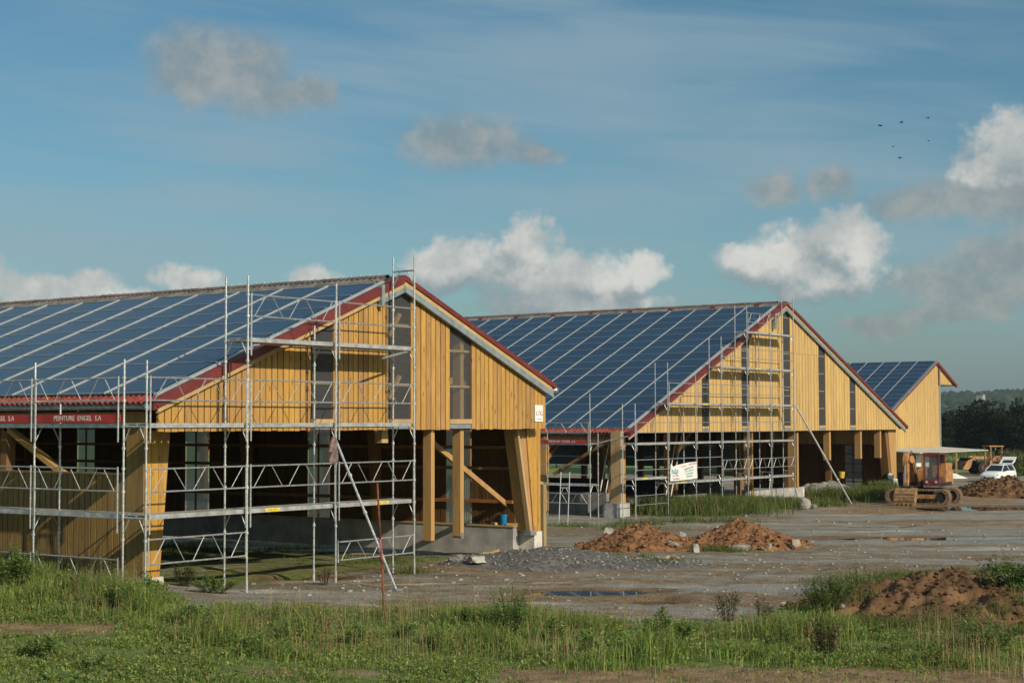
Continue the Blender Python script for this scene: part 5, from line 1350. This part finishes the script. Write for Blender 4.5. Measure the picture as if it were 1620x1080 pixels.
# ------------------------------------------------------------------ person bending over, wheelbarrow
def skin_body(name, verts, edges, radii, mat, parent, root=0):
    me = bpy.data.meshes.new(name); me.from_pydata(verts, edges, []); o = bpy.data.objects.new(name, me); COL.objects.link(o)
    o.modifiers.new('skin', 'SKIN'); sub = o.modifiers.new('sub', 'SUBSURF'); sub.levels = 2; sub.render_levels = 2
    for i, r in enumerate(radii):
        sv = me.skin_vertices[0].data[i]; sv.radius = r if isinstance(r, tuple) else (r, r); sv.use_root = (i == root)
    me.materials.append(MAT[mat]); o.parent = parent
    return o
def person():
    px_, py_ = hit(1409, 773, 2, -.42)[:2]
    d = ray(1409, 771); q = CAM+d*108.0; px_, py_ = q[0], q[1]; z = gz(px_, py_)
    yaw = math.atan2(_f[1], _f[0])+.25            # faces away from the camera, into the barn
    P = thing('person', 'person in blue-grey jeans bending forward by the large barn corner', 'person', (px_, py_, z), yaw)
    # local x = forward; pelvis at 0.92
    V = [(0, 0, .95), (.05, .10, .90), (.03, .14, .50), (-.05, .17, .09), (.10, .18, .04), (.05, -.10, .90), (.02, -.13, .50), (-.03, -.16, .09), (.12, -.17, .04),
         (.22, 0, 1.03), (.45, 0, 1.02), (.60, 0, .98), (.70, 0, .92), (.80, 0, .84), (.52, .19, .97), (.60, .24, .70), (.68, .20, .44), (.52, -.19, .97), (.62, -.24, .70), (.72, -.18, .45)]
    Ed = [(0, 1), (1, 2), (2, 3), (3, 4), (0, 5), (5, 6), (6, 7), (7, 8), (0, 9), (9, 10), (10, 11), (11, 12), (12, 13), (10, 14), (14, 15), (15, 16), (10, 17), (17, 18), (18, 19)]
    R = [.15, .105, .075, .05, .04, .105, .075, .05, .04, .15, .155, .09, .06, .095, .065, .045, .035, .065, .045, .035]
    b = skin_body('body', V, Ed, R, 'dark_cloth', P)
    jv = [(0, 0, .94), (.05, .10, .88), (.03, .14, .50), (-.04, .17, .12), (.05, -.10, .88), (.02, -.13, .50), (-.02, -.16, .12)]
    skin_body('jeans', jv, [(0, 1), (1, 2), (2, 3), (0, 4), (4, 5), (5, 6)], [.165, .125, .092, .075, .125, .092, .075], 'jeans', P)
    m = MB(); m.tube((.06, 0, .99), (.17, 0, 1.04), .155, .150, n=14); m.build('shirt_hem', 'white_cloth', P, local=True, smooth=True)
    iv, jf = ICO1; hd = rock_arrays(None, 2)
    arrmesh('hair', hd[0]*np.array([.105, .09, .115])+np.array([.84, 0, .80]), hd[1], 'hair', P, smooth=True)
    for sy in (.20, -.18):
        for k in range(5):
            m = MB(); a = Vector((.70, sy, .44)); e = a+Vector((.03+.012*k, (k-2)*.018, -.10+.012*abs(k-2))); m.tube(a, a+(e-a)*.55+Vector((.008, 0, 0)), .010, .009, n=6); m.tube(a+(e-a)*.55+Vector((.008, 0, 0)), e, .009, .007, n=6); m.build('finger', 'skin', P, local=True)
    for x, y in ((.05, .18), (.06, -.17)):
        m = MB(); m.prism([(x-.13, 0), (x+.16, 0), (x+.16, .05), (x+.04, .10), (x-.13, .10)], 1, y-.05, y+.05); m.build('shoe', 'black_rubber', P, local=True, bevel=.02)
person()
def wheelbarrow():
    d = ray(1397, 768); q = CAM+d*107.0; z = gz(q[0], q[1])
    Wb = thing('wheelbarrow', 'grey metal wheelbarrow parked by the bending person', 'wheelbarrow', (q[0], q[1], z), math.atan2(CR[1], CR[0])+.5)
    bl = lambda m, n, mat: m.build(n, mat, Wb, local=True)
    m = MB(); top = [(-.45, -.33, .66), (.45, -.28, .62), (.45, .28, .62), (-.45, .33, .66)]; bot = [(-.2, -.2, .36), (.2, -.18, .36), (.2, .18, .36), (-.2, .2, .36)]
    m.add(top+bot, [(0, 1, 5, 4), (1, 2, 6, 5), (2, 3, 7, 6), (3, 0, 4, 7), (4, 5, 6, 7)]); bl(m, 'tray', 'galv')
    m = MB(); m.tube((.62, -.04, .19), (.62, .04, .19), .19, n=16); bl(m, 'wheel', 'black_rubber')
    for sy in (-1, 1):
        m = MB(); m.tube((.62, .07*sy, .19), (.1, .2*sy, .36), .02, n=6); m.tube((.1, .2*sy, .36), (-.95, .28*sy, .60), .02, n=6); bl(m, 'handle', 'galv_dull')
        m = MB(); m.tube((-.25, .22*sy, .42), (-.35, .22*sy, 0), .018, n=6); bl(m, 'leg', 'galv_dull')
wheelbarrow()
# white plastic sheeting dumped by the canopy post
def sheeting(label, px, py, r, seed):
    w = on_ground(px, py); rs = np.random.RandomState(seed); vn = VN(seed); n = 26
    u = np.linspace(-1, 1, n); U, V_ = np.meshgrid(u, u); s0, t0 = st(w[0], w[1]); X, Y = from_st(s0+V_*r*.7, t0+U*r)
    d = np.sqrt(U**2+V_**2); Z = G(X, Y)+np.clip(1-d, 0, 1)*.5*(.4+1.3*vn.fbm(U*3+4, V_*3, 3))-.05*(d > .95)
    i = (np.arange(n-1)[:, None]*n+np.arange(n-1)[None]).ravel()
    o = arrmesh('plastic_sheet', np.stack([X, Y, Z], -1).reshape(-1, 3), np.stack([i, i+1, i+n+1, i+n], -1), 'white_paint', smooth=True); tag(o, label, 'sheet')
sheeting('crumpled white plastic sheet on the ground by the canopy post', 1503, 756, 1.6, 3)
sheeting('scrunched white sheet beside the large barn pier and excavator', 1432, 768, .7, 5)

# ------------------------------------------------------------------ vegetation
GREEN = np.array([(.085, .138, .025), (.122, .182, .034), (.165, .208, .048), (.068, .114, .030), (.205, .205, .070)])
def blades(P, Hh, rs, lean=.45, width=(.006, .012), dry=.08, tint=1.0, pal=GREEN):
    """bent two-segment grass blades at points P with heights Hh -> (V, F, C)"""
    n = len(P); a = rs.rand(n)*2*math.pi; w = rs.uniform(*width, n); ln = lean*rs.rand(n)
    side = np.stack([np.cos(a), np.sin(a), np.zeros(n)], -1); b = a+rs.uniform(.6, 2.5, n); dirn = np.stack([np.cos(b), np.sin(b), np.zeros(n)], -1)
    up = np.array([0, 0, 1.0])
    p0 = P; p1 = P+up*(Hh*.55)[:, None]+dirn*(ln*Hh*.25)[:, None]; p2 = P+up*(Hh*(1-.25*ln))[:, None]+dirn*(ln*Hh*.95)[:, None]
    V = np.stack([p0-side*w[:, None], p0+side*w[:, None], p1+side*(w*.8)[:, None], p1-side*(w*.8)[:, None], p2+side*(w*.12)[:, None], p2-side*(w*.12)[:, None]], 1)
    k = np.arange(n)[:, None]*6; Fc = np.stack([k+np.array([[0, 1, 2, 3]]), k+np.array([[3, 2, 4, 5]])], 1).reshape(-1, 4)
    c = pal[rs.randint(0, len(pal), n)]*rs.uniform(.75, 1.25, (n, 1))*tint
    d = rs.rand(n) < dry; c[d] = np.array([.30, .235, .10])*rs.uniform(.7, 1.2, (d.sum(), 1))
    C = np.repeat(c[:, None], 6, 1)
    return V.reshape(-1, 3), Fc, C.reshape(-1, 3)
def leaves(P, size, rs, pal, flat=.5, asp=.5):
    """leaf quads (pointed) scattered at P"""
    n = len(P); a = rs.rand(n)*6.283; e = rs.uniform(-.3, 1.2, n)*(1-flat)+.15
    d = np.stack([np.cos(a)*np.cos(e), np.sin(a)*np.cos(e), np.sin(e)], -1)
    s_ = np.stack([-np.sin(a), np.cos(a), rs.uniform(-.6, .6, n)], -1); s_ /= np.linalg.norm(s_, axis=1)[:, None]
    L_ = (size*rs.uniform(.6, 1.4, n))[:, None]
    V = np.stack([P, P+d*L_*.5+s_*L_*asp*.5, P+d*L_*1.0-np.array([0, 0, .12])*L_, P+d*L_*.5-s_*L_*asp*.5], 1)
    k = np.arange(n)[:, None]*4; Fc = k+np.array([[0, 1, 2, 3]])
    c = pal[rs.randint(0, len(pal), n)]*rs.uniform(.7, 1.3, (n, 1)); return V.reshape(-1, 3), Fc, np.repeat(c[:, None], 4, 1).reshape(-1, 3)
def joinarr(parts):
    V = []; F = []; C = []; k = 0
    for v, f, c in parts: V.append(v); F.append(f+k); C.append(c); k += len(v)
    return np.vstack(V), np.vstack(F), np.vstack(C)
def near_points(n, rs, s0=20.5, s1=44):
    s = np.sqrt(rs.rand(n)*(s1**2-s0**2)+s0**2); t = (rs.rand(n)*2-1)*.36*s
    x, y = from_st(s, t); return x, y
def foreground_grass():
    rs = np.random.RandomState(2); parts = []
    x, y = near_points(560000, rs); z = G(x, y); q = pix(np.stack([x, y, z], -1))
    g, so_ = fg_mask(q[:, 0], q[:, 1]); clump = N1.fbm(x*1.3, y*1.3, 3)
    bank = np.zeros(len(x)); 
    bank = (q[:, 0] > 1325) & (q[:, 1] < np.interp(q[:, 0], GRASS_X, GRASS_Y)-4)
    keep = (rs.rand(len(x)) < np.clip(g*(.10+1.05*sst(.34, .62, clump)), 0, 1)) & ~bank
    x, y, z, q = x[keep], y[keep], z[keep], q[keep]
    yb = np.interp(q[:, 0], GRASS_X, GRASS_Y); dy = q[:, 1]-yb
    tall = np.exp(-((dy-48)/36.0)**2)*sst(230, 330, q[:, 0])
    tall = np.maximum(tall, sst(300, 200, q[:, 0])*np.exp(-((dy-45)/40.0)**2)*1.05)
    tall = tall*(1-.72*sst(1330, 1410, q[:, 0]))
    cl = N2.fbm(x*.9, y*.9, 3)
    H_ = (.03+.075*rs.rand(len(x)))+tall*(.04+.58*sst(.40, .66, cl))*rs.uniform(.2, 1.1, len(x))
    parts.append(blades(np.stack([x, y, z-.01], -1), H_, rs, .9, (.004, .010), .05, 1.75))
    # broad-leaved ground plants
    idx = rs.choice(len(x), 150000); P = np.stack([x[idx], y[idx], z[idx]+.02+H_[idx]*rs.rand(len(idx))*.8], -1)
    parts.append(leaves(P, np.full(len(idx), .042)*rs.uniform(.6, 1.5, len(idx)), rs, np.array([(.19, .28, .055), (.26, .35, .08), (.12, .20, .042), (.34, .39, .12), (.30, .29, .12)]), .1, .6))
    idx = rs.choice(len(x), 16000); idx = idx[N2.fbm(x[idx]*.7+11, y[idx]*.7, 3) > .53]; P = np.stack([x[idx], y[idx], z[idx]+.02+.10*rs.rand(len(idx))], -1)
    parts.append(leaves(P, np.full(len(idx), .10), rs, np.array([(.13, .22, .05), (.18, .27, .07), (.10, .17, .05), (.22, .20, .08)]), .25, .5))
    # tall straw-coloured stalks and seed heads in loose drifts
    xs_, ys_ = near_points(26000, rs, 22, 40); q2 = pix(np.stack([xs_, ys_, G(xs_, ys_)], -1)); yb2 = np.interp(q2[:, 0], GRASS_X, GRASS_Y); k2 = (q2[:, 1] > yb2+4) & (q2[:, 1] < yb2+85) & (N1.fbm(xs_*.6+3, ys_*.6, 3) > .57)
    xs_, ys_ = xs_[k2], ys_[k2]; hs_ = rs.uniform(.25, .75, len(xs_)); P2 = np.stack([xs_, ys_, G(xs_, ys_)], -1)
    STRAW = np.array([(.30, .25, .11), (.24, .23, .09), (.36, .29, .15), (.17, .20, .06), (.26, .15, .08)])
    parts.append(blades(P2, hs_, rs, .35, (.003, .0055), 0, 1.25, STRAW))
    P3 = np.repeat(P2, 5, 0)+np.stack([rs.randn(len(P2)*5)*.025, rs.randn(len(P2)*5)*.025, np.repeat(hs_, 5)*rs.uniform(.78, 1.0, len(P2)*5)], -1)
    parts.append(leaves(P3, np.full(len(P3), .028), rs, STRAW*1.3, .2, .4))
    V, F, C = joinarr(parts); o = arrmesh('meadow_grass', V, F, 'grass_blade', col=C); tag(o, 'rough green grass and weeds covering the verge beyond the yard', 'grass', kind='stuff')
    # tiny white flower heads
    idx = rs.choice(len(x), 900); idx = idx[N1.fbm(x[idx]*.5+7, y[idx]*.5, 2) > .52]
    P = np.stack([x[idx], y[idx], z[idx]+H_[idx]*1.02], -1); V, F, C = leaves(P, np.full(len(idx), .022), rs, np.array([(.75, .75, .68), (.70, .66, .45)]), .9, 1.0)
    o = arrmesh('wild_flowers', V, F, 'grass_blade', col=C); tag(o, 'tiny white flower heads dotted over the verge grass', 'flowers', kind='stuff')
foreground_grass()
def patch(name, label, spots, seed, hv=None):
    """grass tufts round given plan spots: (px, py, rt, rs, n, height)"""
    rs = np.random.RandomState(seed); parts = []
    for (px, py, rt, rs_, n, h) in spots:
        w = on_ground(px, py); s0, t0 = st(w[0], w[1]); x, y = from_st(s0+rs.randn(n)*rs_*.6, t0+rs.randn(n)*rt*.6); z = G(x, y)
        cl = N2.fbm(x*1.7, y*1.7, 3); k = cl > .40; x, y, z = x[k], y[k], z[k]
        if hv is not None:
            for i in range(len(x)): z[i] = max(z[i], heap_z(hv, x[i], y[i])) if (hv[:, 0].min() < x[i] < hv[:, 0].max() and hv[:, 1].min() < y[i] < hv[:, 1].max()) else z[i]
        sc = max(1.0, s0/38)
        parts.append(blades(np.stack([x, y, z-.02], -1), h*rs.uniform(.35, 1.1, len(x)), rs, .8, (.0035*sc, .008*sc), .12))
        m_ = max(10, int(len(x)*1.1)); i = rs.randint(0, len(x), m_); parts.append(leaves(np.stack([x[i], y[i], z[i]+h*rs.rand(m_)*.8], -1), np.full(m_, .042*sc), rs, GREEN*1.1, .4, .5))
    V, F, C = joinarr(parts); o = arrmesh(name, V, F, 'grass_blade', col=C); tag(o, label, 'grass', kind='stuff')
patch('tall_weeds', 'tall green weeds growing before the large barn scaffolding', [(1100, 812, 2.8, 2.4, 8500, 1.05), (1045, 806, 1.6, 1.6, 3600, .8), (1160, 806, 1.8, 2.0, 4200, .9), (1215, 803, 1.6, 2.0, 2200, .75), (1260, 797, 2.0, 2.0, 1800, .5), (1030, 828, 1.4, .8, 700, .3), (1110, 826, 2.0, .8, 900, .35)], 4)
patch('weed_patch', 'green weeds before the open doorway of the large barn', [(1330, 790, 2.4, 2.2, 3800, .85), (1380, 786, 1.8, 2.0, 2600, .8), (1290, 800, 1.6, 1.4, 1000, .4), (1400, 778, 1.0, 1.5, 900, .9)], 5)
patch('grass_tufts', 'low grass tufts round the foot of the soil heaps', [(1000, 884, 1.3, .5, 1500, .22), (1040, 893, 1.0, .4, 1100, .20), (1110, 872, .9, .4, 700, .2), (940, 832, 2.2, .8, 900, .25), (1150, 871, .8, .3, 400, .2), (990, 838, 1.6, .6, 600, .2)], 6, None)
patch('barn_weeds', 'thin grass on the dirt floor inside the white-notice barn', [(290, 872, 1.6, 1.2, 900, .16), (330, 862, 1.8, .9, 900, .2), (480, 868, 1.6, .6, 900, .18), (600, 890, 1.3, .7, 900, .13), (560, 884, 1.6, .7, 700, .12), (655, 906, .5, .4, 300, .25), (780, 850, .3, .3, 60, .2)], 7)
patch('bank_grass', 'green turf along the crest of the dug earth bank', [(1395, 922, 1.0, .8, 1500, .25), (1450, 913, 1.2, .6, 1400, .22), (1510, 912, .5, .4, 900, .32), (1600, 905, .8, .6, 800, .3)], 8, hv5)
patch('bank_weeds', 'sparse green weeds creeping over the dug earth bank', [(1380, 985, .8, .5, 700, .22), (1440, 990, 1.2, .5, 900, .25), (1540, 1000, 1.4, .5, 1200, .3), (1345, 965, .5, .6, 700, .3), (1600, 985, .7, .6, 700, .35)], 18, hv5)
patch('field_edge_weeds', 'rough weeds along the far field edge behind the vehicles', [(1540, 740, 5, 6, 1500, .9), (1490, 735, 5, 8, 1000, .8), (1610, 742, 4, 6, 1500, 1.3), (1550, 722, 8, 12, 1200, 1.2)], 9)
PW = np.array([(.105, .178, .038), (.155, .242, .054), (.21, .285, .082)]); PR = np.array([(.14, .045, .03), (.10, .05, .03), (.09, .10, .03)]); PD = np.array([(.075, .10, .04), (.11, .125, .05), (.10, .07, .045)])
def weed(name, label, cat, px, py, h, r, nst, nlf, lf, pal, seed, hv=None, asp=.35, spread=1.0, stemcol=(.09, .10, .035), dep=None):
    rs = np.random.RandomState(seed); w = on_ground(px, py)
    if hv is not None:
        for _ in range(8): w = hit(px, py, 2, heap_z(hv, w[0], w[1]))
        z = heap_z(hv, w[0], w[1])
    else: z = gz(w[0], w[1])
    Wd = thing(name, label, cat, (w[0], w[1], z)); m = MB(); P = []
    for k in range(nst):
        a = rs.rand()*6.28; rr = r*math.sqrt(rs.rand())*spread; b = Vector((rr*.35*math.cos(a), rr*.35*math.sin(a), 0)); hh = h*rs.uniform(.6, 1.05)*(1-.35*(rr/r)**2)
        t = Vector((rr*math.cos(a), rr*math.sin(a), hh)); mid = b+(t-b)*.5+Vector((0, 0, hh*.08))
        m.tube(b, mid, .008*max(1, h), .006*max(1, h), 4, False); m.tube(mid, t, .006*max(1, h), .002, 4, False)
        n = nlf//nst; f = rs.rand(n)**.7; q = np.where((f < .5)[:, None], np.array(b)+(np.array(mid)-np.array(b))*(f*2)[:, None], np.array(mid)+(np.array(t)-np.array(mid))*(f*2-1)[:, None])
        P.append(q+rs.randn(n, 3)*np.array([.055, .055, .05])*h)
    o = m.build('stems', 'bark', Wd, local=True)
    P = np.vstack(P); P[:, 2] = np.maximum(P[:, 2], .01); V, F, C = leaves(P, np.full(len(P), lf), rs, pal, .35, asp)
    arrmesh('leaves', V, F, 'foliage', Wd, col=C)
weed('weed_clump', 'pale green feathery weed standing up from the grass by the rusty rod', 'weed', 806, 1000, 1.05, .48, 20, 2000, .065, PW, 1)
weed('weed_clump', 'dark leafy weed with seed heads at the gravel edge', 'weed', 1152, 985, .78, .30, 10, 800, .06, PD, 2)
weed('dock_plant', 'reddish brown dock plant gone to seed next to the dark weed', 'weed', 1204, 985, .55, .26, 9, 700, .045, PR, 3)
weed('green_shrub', 'dense dark green willowy shrub at the end of the dug bank', 'shrub', 1305, 972, .98, .62, 30, 3200, .085, PW*.8, 4, asp=.22)
weed('weed_clump', 'tall thin light green weed behind the willowy shrub', 'weed', 1362, 950, 1.0, .40, 14, 1100, .055, PW*1.15, 5, asp=.3)
weed('dark_weed', 'low dark purple brown weed in the verge grass', 'weed', 1308, 1042, .68, .36, 14, 1200, .055, np.vstack([PD*.7, PR*.6]), 6)
weed('leafy_bush', 'big leafy bush growing over the end of the earth bank', 'bush', 1604, 972, 1.35, .72, 34, 4200, .085, PW*.75, 7, asp=.55)
weed('leafy_bush', 'loose pale leaved bush beside the big bush on the bank', 'bush', 1562, 950, .85, .42, 16, 1300, .06, PD*1.1, 8, asp=.5)
weed('dock_plant', 'dry red brown weed at the scaffolding foot of the white-notice barn', 'weed', 514, 927, .55, .24, 10, 520, .045, PR, 9)
weed('dark_weed', 'dark leafy weed in the gable opening of the white-notice barn', 'weed', 292, 928, .62, .42, 12, 900, .07, PD, 10)
weed('weed_clump', 'bright green weed mound beside the dark weed at the gable opening', 'weed', 338, 936, .40, .55, 18, 1500, .07, PW, 11)
weed('weed_clump', 'tall nettle clump against the low plank side wall of the white-notice barn', 'weed', 25, 925, .85, .75, 26, 2600, .08, PW, 12)
weed('weed_clump', 'leafy weeds around the corner foot of the toe-board scaffolding', 'weed', 190, 962, .55, .60, 18, 1800, .085, PW*1.1, 13)
weed('weed_clump', 'yellowish upright weed by the scaffolding corner foot', 'weed', 240, 950, .62, .28, 9, 600, .07, PW*1.4, 14)
weed('weed_clump', 'low leafy weeds between the posts of the toe-board scaffolding', 'weed', 120, 935, .42, .6, 16, 1400, .07, PW*.9, 15)
weed('weed_sprig', 'single thin weed on the gravel slope beside the rounded soil heap', 'weed', 903, 880, .42, .1, 3, 140, .05, PW, 16, hv4)
weed('weed_sprig', 'green sprig growing on the rounded soil heap', 'weed', 1018, 856, .35, .3, 6, 260, .05, PW*1.2, 17, hv1)
weed('weed_clump', 'broad leaved plant at the foot of the earth bank', 'weed', 1386, 1016, .42, .2, 7, 300, .08, PW*1.2, 18, hv5)
weed('weed_clump', 'rank green weeds at the bank foot under the big bush', 'weed', 1560, 1030, .6, .7, 22, 2200, .085, PW, 19)
rw = random.Random(44)
for k, (px, py) in enumerate(((60, 1040), (150, 1055), (330, 1000), (400, 1035), (470, 1000), (560, 1020), (640, 1010), (700, 1030), (880, 1015), (930, 1035), (1010, 1030), (1080, 1015), (1240, 1030), (1420, 1040), (1480, 1050), (300, 985), (740, 990), (1040, 1005))):
    weed('field_weed', 'leafy green weed rising out of the verge grass', 'weed', px, py, rw.uniform(.28, .55), rw.uniform(.2, .42), 9, 620, rw.uniform(.05, .085), PW*rw.uniform(1.0, 1.5), 100+k, asp=rw.uniform(.3, .6))
for o_ in [o for o in bpy.data.objects if o.name.startswith('field_weed')]: o_['group'] = 'leafy weeds in the verge grass'
weed('brush_mound', 'brown twiggy brush mound behind the white car', 'brush', 1612, 752, 2.5, 3.0, 40, 3500, .28, np.array([(.11, .085, .05), (.14, .10, .07), (.07, .085, .03)]), 20, asp=.4)
weed('hedge_shrub', 'green shrub between the white car and the brush mound', 'shrub', 1598, 760, 1.6, 1.6, 20, 1500, .25, PW, 21, asp=.5)

def tree(label, px, s, h, r, seed, nl=3800, group=None, tone=1.0):
    rs = np.random.RandomState(seed); u = (px-810)/FOC; t = u*s; x, y = from_st(s, t); x, y = float(x), float(y); z = gz(x, y)
    Tr = thing('tree', label, 'tree', (x, y, z), group=group)
    m = MB(); m.tube((0, 0, -.2), (0, 0, h*.35), .03*h, .022*h, 8); tops = []
    for k in range(7):
        a = k*2.4+rs.rand(); e = Vector((r*.6*math.cos(a)*rs.uniform(.5, 1), r*.6*math.sin(a)*rs.uniform(.5, 1), h*rs.uniform(.5, .85))); m.tube((0, 0, h*rs.uniform(.2, .35)), e, .013*h, .004*h, 6, False)
    m.build('trunk', 'bark', Tr, local=True)
    P = []; nb = 30
    for k in range(nb):
        a = rs.rand()*6.28; q = rs.rand()**.5; zz = rs.uniform(.16, .92); env = math.sin(min(1, (zz+.08)/.62)*math.pi/2) if zz < .55 else math.sqrt(max(.02, 1-((zz-.5)/.5)**2))
        c = np.array([r*q*env*math.cos(a), r*q*env*math.sin(a), h*zz]); br = r*rs.uniform(.20, .36)
        n = nl//nb; d = rs.randn(n, 3); d /= np.linalg.norm(d, axis=1)[:, None]; P.append(c+d*(br*rs.uniform(.55, 1.05, n)**.5)[:, None]*np.array([1, 1, .8]))
    P = np.vstack(P); V, F, C = leaves(P, np.full(len(P), .055*h), rs, np.array([(.022, .040, .012), (.035, .056, .016), (.050, .066, .020)])*tone, .4, .7)
    arrmesh('crown', V, F, 'foliage', Tr, col=C)
gT = 'dark trees along the far field edge'
for k, (px, s_, h, r, lb) in enumerate(((1497, 255, 6.6, 4.2, 'dark tree at the field edge close behind the back barn wall'), (1532, 262, 7.0, 4.6, 'dark broad tree under the church spire at the field edge'), (1566, 258, 8.4, 5.2, 'tallest rounded dark tree of the row at the field edge'), (1600, 250, 7.6, 4.6, 'dark tree behind the loader cab at the field edge'), (1640, 255, 8.2, 5.0, 'dark tree at the outer end of the field edge row'))):
    tree(lb, px, s_, h, r*1.12, 50+k, 8000, gT, .8)
for k, (px, s_, h, r, lb) in enumerate(((1510, 275, 5.5, 5.0, 'low bushy tree filling the row behind the church spire tree'), (1550, 275, 6.0, 5.2, 'bushy tree in the second row below the hillside'), (1585, 272, 6.0, 5.4, 'bushy tree behind the tallest tree of the row'), (1625, 275, 6.4, 5.4, 'bushy tree behind the outer end of the row'))):
    tree(lb, px, s_, h, r*1.2, 60+k, 6000, gT, .8)
for k, (px, s_, h, r, lb) in enumerate(((880, 185, 4.2, 3.4, 'bushy tree glimpsed through the large barn beyond its wind curtain'), (950, 190, 4.0, 3.4, 'second bushy tree glimpsed through the large barn'), (1080, 195, 4.5, 3.6, 'bushy tree glimpsed between the inner posts of the large barn'))):
    tree(lb, px, s_, h, r, 80+k, 2000, None, 1.6)

# church and farmhouses on the hillside
def church():
    x, y = from_st(900.0, (1533-810)/FOC*900); x, y = float(x), float(y); top = CAM[2]+(668-641)/FOC*900; C_ = thing('church', 'slender grey church spire rising above the trees', 'church', (x, y, -8))
    m = MB(); m.box(x-1.1, y-1.1, -8, x+1.1, y+1.1, top-7.5); m.build('tower', 'far_roof', C_)
    m = MB(); z = top-7.5; m.add([(x-1.3, y-1.3, z), (x+1.3, y-1.3, z), (x+1.3, y+1.3, z), (x-1.3, y+1.3, z), (x, y, top)], [(0, 1, 4), (1, 2, 4), (2, 3, 4), (3, 0, 4), (3, 2, 1, 0)]); m.build('spire', 'far_roof', C_)
    m = MB(); m.prism([(x+2.1, -8), (x+9, -8), (x+9, top-11), (x+2.1, top-11)], 1, y-3, y+3); m.build('nave', 'far_roof', C_)
    m = MB(); m.prism([(y-3.4, top-11), (y+3.4, top-11), (y, top-8.3)], 0, x+2.05, x+9.2); m.build('roof', 'far_roof', C_)
church()
def house(label, px, py, s):
    x, y = from_st(float(s), (px-810)/FOC*s); x, y = float(x), float(y); z = CAM[2]+(668-py)/FOC*s; H_ = thing('farmhouse', label, 'house', (x, y, z-5))
    m = MB(); m.box(x-3.5, y-3, z-8, x+3.5, y+3, z); m.build('wall', 'far_wall', H_)
    m = MB(); m.prism([(y-3.4, z), (y+3.4, z), (y, z+2.2)], 0, x-3.8, x+3.8); m.build('roof', 'far_roof', H_)
house('pale farmhouse with a gable beside the church spire', 1521, 654, 880); house('pale farmhouse uphill of the church spire', 1544, 651, 960); house('tiny white house high on the wooded hillside', 1551, 626, 1500)

# birds
for k, (px, py, fl) in enumerate(((1393, 199, .3), (1426, 194, -.1), (1468, 187, 0), (1469, 223, .5), (1413, 232, -.25), (1424, 250, .05))):
    q = CAM+ray(px, py)*95.0
    lb = ['black bird with raised wings, first of the small flock', 'black gliding bird between two others at the top of the flock', 'highest black bird of the small flock', 'black bird banking steeply at the edge of the flock', 'black bird with drooping wings low in the flock', 'lowest black gliding bird of the small flock'][k]
    Bd = thing('bird', lb, 'bird', q, math.atan2(CR[1], CR[0])+.4*k, group='small flock of black birds')
    m = MB(); loft(m, [[(x_, r_*math.cos(a), r_*math.sin(a)) for a in np.linspace(0, 6.283, 7)[:-1]] for x_, r_ in ((-.17, .004), (-.08, .025), (.02, .035), (.10, .022), (.15, .005))]); m.build('body', 'bird_black', Bd, local=True, smooth=True)
    for sy in (-1, 1):
        m = MB(); zt = .05+fl*.12*sy; m.add([(.06, .02*sy, .01), (-.05, .02*sy, .01), (-.08, .13*sy, zt), (-.10, .22*sy, zt*.6), (.0, .14*sy, zt+.01)], [(0, 1, 2, 4), (4, 2, 3)]); m.build('wing', 'bird_black', Bd, local=True)
    m = MB(); m.add([(-.15, 0, 0), (-.27, .04, 0), (-.27, -.04, 0)], [(0, 1, 2)]); m.build('tail', 'bird_black', Bd, local=True)

# ------------------------------------------------------------------ hazy air
def haze():
    m = bpy.data.materials.new('haze_air'); m.use_nodes = True; m.node_tree.nodes.clear(); t = NT(m.node_tree)
    o = t.n('ShaderNodeOutputMaterial'); v = t.n('ShaderNodeVolumePrincipled', i={'Color': (.62, .74, .86, 1), 'Density': .00016, 'Anisotropy': .3}); L(t, v.outputs[0], o.inputs['Volume']); MAT['haze_air'] = m
    mb = MB(); x0, y0 = from_st(-220.0, 0.0); mb.box(-3600, -3600, -14, 3600, 3600, 75)
    h = mb.build('haze', 'haze_air'); tag(h, 'pale bluish haze in the air over the site', 'haze', kind='stuff')
haze()
